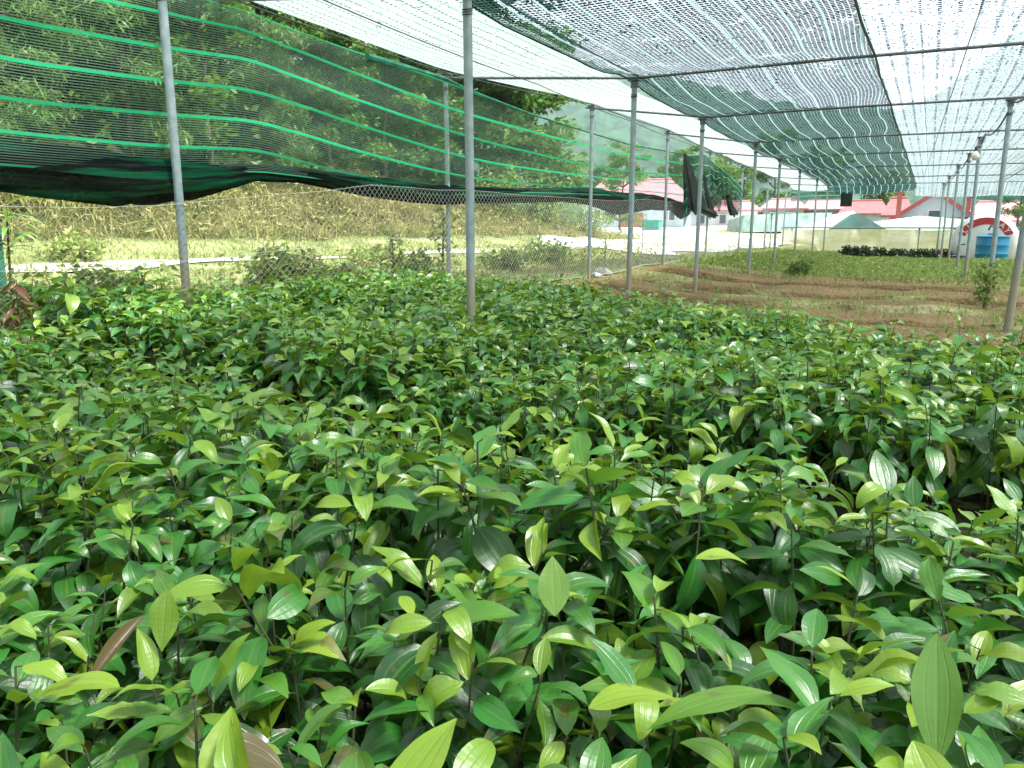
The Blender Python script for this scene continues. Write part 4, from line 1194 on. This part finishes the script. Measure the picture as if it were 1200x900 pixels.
hip_house('house', 676, 814, 208, 237, 266, 55, M['blue_wall'], M['pink_roof'], 'white walled house with faded pink roof and brown doors behind the rolled net', .20, 7, windows=[(700, 246, 256, 6), (786, 248, 258, 6)], doors=[(732, 252, 264, 13), (747, 250, 264, 12)])
hip_house('house', 800, 890, 235, 246, 272, 60, M['white_wall'], M['pink_roof'], 'low white building seen beyond the torn net curtain', .15, 6, windows=[(822, 252, 262, 7), (846, 252, 262, 7)])
hip_house('house', 889, 944, 232, 244, 270, 62, M['green_wall'], M['pink_roof'], 'grey green house with the left of two hipped pink roofs', .22, 7, windows=[(905, 250, 260, 5), (925, 250, 260, 6)])
hip_house('house', 939, 992, 233, 245, 270, 64, M['green_wall'], M['pink_roof'], 'house with pale hipped pink roof beside the dark tent', .12, 7, windows=[(950, 250, 262, 6), (966, 250, 260, 5)])
hip_house('house', 982, 1040, 234, 250, 272, 58, M['green_wall'], M['red_roof'], 'house with dull red tiled roof behind the dark green tent', .18, 7)
hip_house('house', 1032, 1068, 231, 252, 272, 52, M['white_wall'], M['red_roof'], 'small house with deep red roof left of the red gable', .25, 5)
hip_house('house', 1128, 1204, 235, 258, 275, 50, M['white_wall'], M['pink_roof'], 'house with broad pink tiled roof at the far right behind the blue tank', .22, 7, windows=[(1150, 262, 270, 6)])
# gabled house with red barge boards and pale blue gable
a = at_d(1048, 268, 49); b = at_d(1138, 268, 49); c = (a + b) / 2; wd = float(np.linalg.norm((b - a)[:2])); z0 = float(terrain(c[0], c[1]))
ap = float(at_d(1092, 226, 49)[2]) - z0; ev = float(at_d(1092, 254, 49)[2]) - z0
gh = thing('gable_house', (c[0], c[1], z0), 'pale blue gabled house with bright red barge boards and red lower roof', 'house', 'houses beyond the net house', math.atan2(c[1], c[0]) - R(90))
e = wd / 2 * .9; D_ = 3.0
MB().add([(-e, 0, -.5), (e, 0, -.5), (e, 0, ev), (0, 0, ap - .15), (-e, 0, ev), (-e, D_, -.5), (e, D_, -.5), (e, D_, ev), (0, D_, ap - .15), (-e, D_, ev)],
         [(0, 1, 2, 3, 4), (9, 8, 7, 6, 5), (0, 5, 6, 1), (1, 6, 7, 2), (4, 9, 5, 0), (2, 7, 8, 3), (3, 8, 9, 4)]).build('wall', M['blue_wall'], gh, smooth=False)
for s in (-1, 1):
    bb = MB(); o1 = np.array([s * wd / 2 * 1.06, ev - .25]); o2 = np.array([0, ap + .05])
    bb.add([(o1[0], -.5, o1[1]), (o1[0], D_, o1[1]), (o2[0], D_, o2[1]), (o2[0], -.5, o2[1]), (o1[0], -.5, o1[1] - .14), (o1[0], D_, o1[1] - .14), (o2[0], D_, o2[1] - .14), (o2[0], -.5, o2[1] - .14)],
           [(0, 1, 2, 3), (4, 7, 6, 5), (0, 3, 7, 4), (1, 5, 6, 2), (0, 4, 5, 1), (3, 2, 6, 7)]); bb.build('roof', M['red_roof'], gh, smooth=False)
    bb = MB(); bb.add([(o1[0], -.62, o1[1] + .1), (o2[0], -.62, o2[1] + .12), (o2[0], -.62, o2[1] - .2), (o1[0], -.62, o1[1] - .18), (o1[0], -.52, o1[1] + .1), (o2[0], -.52, o2[1] + .12), (o2[0], -.52, o2[1] - .2), (o1[0], -.52, o1[1] - .18)],
                   [(0, 1, 2, 3), (4, 7, 6, 5), (0, 4, 5, 1), (3, 2, 6, 7), (0, 3, 7, 4), (1, 5, 6, 2)]); bb.build('barge_board', M['red_paint'], gh, smooth=False)
f = MB().box((0, -.04, ev + .1), (.8, .08, .7)).build('window', M['white_wall'], gh, smooth=False); MB().box((0, -.09, ev + .1), (.62, .06, .54)).build('pane', M['glass'], f, smooth=False)
MB().add([(-e - .2, -1.9, ev - .75), (e + .2, -1.9, ev - .75), (e + .2, -.02, ev - .05), (-e - .2, -.02, ev - .05), (-e - .2, -1.9, ev - .87), (e + .2, -1.9, ev - .87), (e + .2, -.02, ev - .17), (-e - .2, -.02, ev - .17)],
         [(0, 1, 2, 3), (4, 7, 6, 5), (0, 4, 5, 1), (0, 3, 7, 4), (1, 5, 6, 2), (3, 2, 6, 7)]).build('porch_roof', M['red_roof'], gh, smooth=False)
for x in (-e, e): MB().tube([(x, -1.75, -.4), (x, -1.75, ev - .8)], .1, 8).build('column', M['white_wall'], gh)
for u, vt, vb, d, lb in [(1053, 226, 246, 47, 'red pillar standing before the red roofs at centre right'), (1134, 233, 248, 56, 'small red chimney block on the roofs left of the pink roof')]:
    p = at_d(u, vb, d); hgt = float(at_d(u, vt, d)[2]) ; z = float(terrain(p[0], p[1]))
    tag(MB().box((p[0], p[1], (hgt + z) / 2), (.28, .28, hgt - z)).box((p[0], p[1], hgt + .05), (.4, .4, .12)).build('red_pillar', M['red_paint'], smooth=False), lb, 'pillar')

# tents of net and tarp behind the end wall
def tent(pts_px, d, depth, mat, label, name):
    P = [at_d(u, v, d) for u, v in pts_px]; c = sum(P) / len(P); o = thing(name, (c[0], c[1], 0), label, 'tent', 'net tents behind the end wall')
    dv = np.array([FW[0], FW[1], 0]); dv /= np.linalg.norm(dv); n = len(P)
    V = [p - np.array([c[0], c[1], 0]) for p in P] + [p - np.array([c[0], c[1], 0]) + dv * depth - np.array([0, 0, .25]) for p in P]
    F = [tuple(range(n))] + [(i, (i + 1) % n, n + (i + 1) % n, n + i) for i in range(n)] + [tuple(reversed(range(n, 2 * n)))]
    MB().add(V, F).build('sheet', mat, o, smooth=False)
    mb = MB()
    for i in (0, n - 1): mb.tube([V[i], (V[i][0], V[i][1], float(terrain(c[0], c[1])) - .1)], .04, 6)
    mb.build('pole', M['beam'], o)


dk_sheet = simple('dark_green_sheet', (.018, .075, .055), .7, var=.5, scale=1.2); pale_sheet = simple('pale_green_sheet', (.42, .55, .50), .6, var=.25, scale=1.0); white_sheet = simple('white_sheet', (.68, .74, .72), .6, var=.15, scale=1.0)
tent([(972, 271), (1003, 250), (1012, 253), (1042, 271)], 38, 4, dk_sheet, 'dark green net tent with peaked top behind the pale wall', 'net_tent')
tent([(938, 271), (955, 264), (1000, 247), (1003, 250), (974, 270)], 38.6, 4, white_sheet, 'white sheet sloping down left of the dark green tent', 'net_tent')
tent([(1036, 272), (1052, 258), (1078, 253), (1148, 258), (1150, 274)], 39, 5, pale_sheet, 'long pale green tarp roof right of the dark green tent', 'net_tent')
tent([(1122, 272), (1128, 266), (1148, 257), (1150, 261), (1130, 273)], 38.2, 3, dk_sheet, 'narrow dark green sheet fold beside the round white tank', 'net_tent')
tent([(868, 272), (872, 252), (975, 249), (970, 271)], 41, 3, simple('grey_green_net_wall', (.24, .36, .31), .8, var=.5, scale=1.4), 'long grey green net screen below the pink hipped roofs', 'net_tent')

# round white tank with red lettered banner, blue barrel before it
tk = at_y(1152, 300, 31.2); tz = float(terrain(tk[0], tk[1]))
T_ = thing('round_tank', (tk[0], tk[1], tz), 'big round white tank with a red lettered arc at the right end of the house', 'tank', None, YAW * -.2)
cz = float(at_y(1152, 287, 31.2)[2]) - tz + .06; RR = 1.02
prof = [(0, -.62), (.55, -.60), (.86, -.45), (RR - .03, -.2), (RR, 0), (RR - .03, .2), (.86, .36), (.80, .40), (.62, .41), (0, .41)]
mb = MB().lathe(prof, 48); mb.v = [(x, -z, y + cz) for x, y, z in mb.v]; mb.build('shell', M['white_plastic'], T_)
mb = MB(); n = 40
for i in range(n + 1):
    a_ = R(22) + R(136) * i / n
    for r, y in ((.63, -.425), (.86, -.425), (.86, -.405), (.63, -.405)): mb.v.append((r * math.cos(a_), y, cz + r * math.sin(a_)))
for i in range(n):
    for k in range(4): mb.f.append((i * 4 + k, i * 4 + (k + 1) % 4, i * 4 + 4 + (k + 1) % 4, i * 4 + 4 + k))
mb.f += [(0, 1, 2, 3), (n * 4 + 3, n * 4 + 2, n * 4 + 1, n * 4)]
bn = mb.build('banner', M['banner_red'], T_, smooth=False)


def letters(parent, items, r, cz, y, size):
    V = []; Fs = []
    for ch, deg in items:
        cu_ = bpy.data.curves.new('lettering', 'FONT'); cu_.body = ch; cu_.size = size; cu_.extrude = .008; cu_.align_x = 'CENTER'
        ob = bpy.data.objects.new('lettering', cu_); COL.objects.link(ob)
        bpy.context.view_layer.update()
        me = bpy.data.meshes.new_from_object(ob.evaluated_get(bpy.context.evaluated_depsgraph_get()))
        a = R(deg); m = Matrix.Translation((r * math.cos(a), y, cz + r * math.sin(a))) @ Matrix.Rotation(-(a - R(90)), 4, 'Y') @ Matrix.Rotation(R(90), 4, 'X')
        b0 = len(V); V += [tuple(m @ v.co) for v in me.vertices]; Fs += [tuple(b0 + i for i in p.vertices) for p in me.polygons]
        bpy.data.objects.remove(ob); bpy.data.curves.remove(cu_); bpy.data.meshes.remove(me)
    me = bpy.data.meshes.new('lettering'); me.from_pydata(V, [], Fs); return link('lettering', me, M['letter'], parent)


letters(bn, [('L', 146), ('I', 133), ('T', 68), ('A', 52), ('Y', 35)], .665, cz, -.436, .25)
bp_ = at_y(1161, 302, 29.4); bz = float(terrain(bp_[0], bp_[1]))
B_ = thing('water_barrel', (bp_[0], bp_[1], bz), 'blue plastic water barrel standing in front of the round white tank', 'barrel')
hB = float(at_y(1161, 276, 29.4)[2]) - bz; rB = .46
MB().lathe([(0, 0), (rB * .93, 0), (rB, .06), (rB, hB * .3), (rB * 1.03, hB * .33), (rB, hB * .36), (rB, hB * .62), (rB * 1.03, hB * .65), (rB, hB * .68), (rB, hB * .9), (rB * .96, hB * .95)], 40).build('body', M['blue_plastic'], B_)
MB().lathe([(rB * 1.04, hB * .93), (rB * 1.05, hB * .97), (rB * .9, hB), (.16, hB * 1.03), (.15, hB * 1.08), (0, hB * 1.09)], 40).build('lid', M['blue_plastic'], B_)
p = at_y(1163, 268, 29.3); MB().tube([(0, 0, hB * 1.05), (0, 0, hB * 1.3), (-.1, -.05, hB * 1.36), (-.16, -.05, hB * 1.2)], .03, 8).build('pipe', M['cable'], B_)
p = at_y(1121, 304, 29); z = float(terrain(p[0], p[1])); zt = float(at_y(1121, 287, 29)[2])
tag(MB().tube([(p[0], p[1], z - .05), (p[0], p[1], zt - .03), (p[0] + .03, p[1], zt), (p[0] + .2, p[1], zt + .03)], .025, 8).build('standpipe', M['cable']), 'thin dark bent standpipe left of the round white tank', 'pipe')
p = at_y(1122, 306, 28.2); z = float(terrain(p[0], p[1])) + .01
tag(MB().lathe([(0, 0), (.16, 0), (.25, .17), (.27, .18), (.27, .165), (.245, .155), (.15, .02), (0, .02)], 28, (p[0], p[1], z)).build('basin', M['basin_blue']), 'deep blue plastic basin on the ground near the round tank', 'basin')
p = at_d(764, 266, 46); z = float(terrain(p[0], p[1])) + .02
tag(MB().box((p[0], p[1], z + .28), (1.0, .7, .56)).box((p[0], p[1], z + .60), (1.06, .76, .07)).box((p[0], p[1] - .37, z + .3), (.9, .03, .1)).build('crate', M['teal_plastic'], smooth=False), 'teal plastic bin standing on the white yard by the pink house', 'bin')

# low dark plants in front of the tarp wall
for k in range(16):
    u = 992 + k * 8.4 + rng.normal(0, 1.5); p = at_y(u, 303, 31.4 + rng.normal(0, .4)); z = float(terrain(p[0], p[1]))
    o = thing('low_plant', (p[0], p[1], z), 'low dark leafy plant in the row along the foot of the pale tarp wall', 'plant', 'dark plants along the tarp wall', rng.random() * 6)
    if k == 0:
        LP = bush_mesh(77, .26, .36, 170, .15, .08, .02, .15); LP.materials.append(leaf_mat('dark_low_leaf', (.010, .03, .012), (.025, .07, .022), (.1, .15, .03), (.1, .06, .03), veins=False)); mb = MB()
        for q_ in range(4): mb.tube([(0, 0, 0), (math.cos(q_ * 1.6) * .12, math.sin(q_ * 1.6) * .12, .25)], [.01, .005], 5)
        LS = bpy.data.meshes.new('stems'); LS.from_pydata(mb.v, [], mb.f); LS.materials.append(M['stem'])
    link('foliage', LP, None, o); link('stems', LS, None, o)

# vine and small tree at the second right post
o = thing('climbing_plant', (CX - .07, 11.5, float(terrain(CX, 11.5))), 'leafy climbing plant grown round the tan foot of a right row post', 'plant'); o.scale = (.62, .62, .72)
mb = MB(); mb.tube([(0, .02, 0), (.05, -.05, .3), (-.03, .0, .5), (.05, -.03, .72), (.06, -.02, .8)], [.02, .017, .014, .01, .005], 6)
C = []
for k in range(40):
    t = random.uniform(.12, .72); a = random.random() * 6.28; ln_ = random.uniform(.1, .32) * (.5 + t); e = Vector((math.cos(a) * ln_, math.sin(a) * ln_, t * 1.05 + random.uniform(-.05, .15)))
    mb.tube([(0, 0, t), e], [.005, .003], 4); C += [tuple(Vector((0, 0, t)).lerp(e, random.uniform(.4, 1.15)) + Vector((random.gauss(0, .04), random.gauss(0, .04), random.gauss(0, .04)))) for _ in range(9)]
mb.build('stems', simple('green_twig', (.13, .15, .06), .8), o); C = np.array(C); n = len(C)
v, q, t = leafcloud(C, rng.uniform(.08, .16, n), rng.uniform(.03, .06, n), .9, tints(n, .3, .03, .5), .5); link('foliage', mesh_np('foliage', v, q, var=t), M['weed'], o)
p = at_z(943, 312, .2); o = thing('small_weed', (p[0], p[1], float(terrain(p[0], p[1]))), 'single dark weed on the bed edge before the tarp wall, right of the tan posts', 'plant')
n = 90; C = rng.normal(0, .07, (n, 3)) * [1, 1, 1.4] + [0, 0, .17]
v, q, t = leafcloud(C, rng.uniform(.06, .11, n), rng.uniform(.02, .04, n), .9, tints(n, .1, .0, .3)); link('foliage', mesh_np('foliage', v, q, var=t), M['weed'], o)
MB().tube([(0, 0, 0), (.01, 0, .2)], [.008, .004], 5).build('stem', M['stem'], o)


# stones and scraps
def rock(x, y, r, label, seed, mat='stone', flat=.6, name='rock'):
    g = np.random.default_rng(seed); bm_v = []; mb = MB(); n = 14; m = 8
    for i in range(m + 1):
        ph = math.pi * i / m
        for k in range(n):
            th = 2 * math.pi * k / n; q_ = r * (1 + .28 * math.sin(3 * th + seed) * math.sin(ph) + .16 * math.cos(5 * th + 2 * ph + seed)) 
            mb.v.append((q_ * math.sin(ph) * math.cos(th), q_ * math.sin(ph) * math.sin(th) * .8, q_ * math.cos(ph) * flat))
    for i in range(m):
        for k in range(n): mb.f.append((i * n + k, i * n + (k + 1) % n, (i + 1) * n + (k + 1) % n, (i + 1) * n + k))
    ob = mb.build(name, M[mat]); ob.location = (x, y, float(terrain(x, y)) + r * flat * .35); return tag(ob, label, 'stone' if mat == 'stone' else 'scrap')


p = at_wall(706, 321, .15); rock(p[0], p[1], .16, 'grey stone on the soil between the second wall post and the roof corner post', 3)
p = at_wall(698, 324, -.1); rock(p[0], p[1], .10, 'smaller grey stone beside the larger one near the second wall post', 5)
p = at_wall(163, 330, .35); r_ = rock(p[0], p[1], .085, 'white crumpled scrap lying behind the wire left of the leftmost post', 8, 'paper', .9, 'paper_scrap')

# ------------------------------------------------------------------ air
hz = bpy.data.materials.new('valley_air'); hz.use_nodes = True; ht = hz.node_tree; ht.nodes.clear()
ho = ht.nodes.new('ShaderNodeOutputMaterial'); pv = ht.nodes.new('ShaderNodeVolumePrincipled')
pv.inputs['Color'].default_value = (.66, .84, 1.0, 1); pv.inputs['Density'].default_value = .0003; pv.inputs['Anisotropy'].default_value = .2
ht.links.new(pv.outputs[0], ho.inputs['Volume'])
hb = MB().box((0, 300, 88), (2400, 2400, 190)).build('haze', hz, smooth=False); hb['kind'] = 'stuff'

# ------------------------------------------------------------------ render settings
scn.view_settings.view_transform = 'Standard'; scn.view_settings.look = 'None'; scn.view_settings.gamma = 1.0
scn.view_settings.exposure = 1.58
cy = scn.cycles
cy.max_bounces = 8; cy.diffuse_bounces = 1; cy.glossy_bounces = 2; cy.transmission_bounces = 3; cy.transparent_max_bounces = 24
cy.use_denoising = True; cy.sample_clamp_indirect = 6.0
cy.caustics_reflective = False; cy.caustics_refractive = False
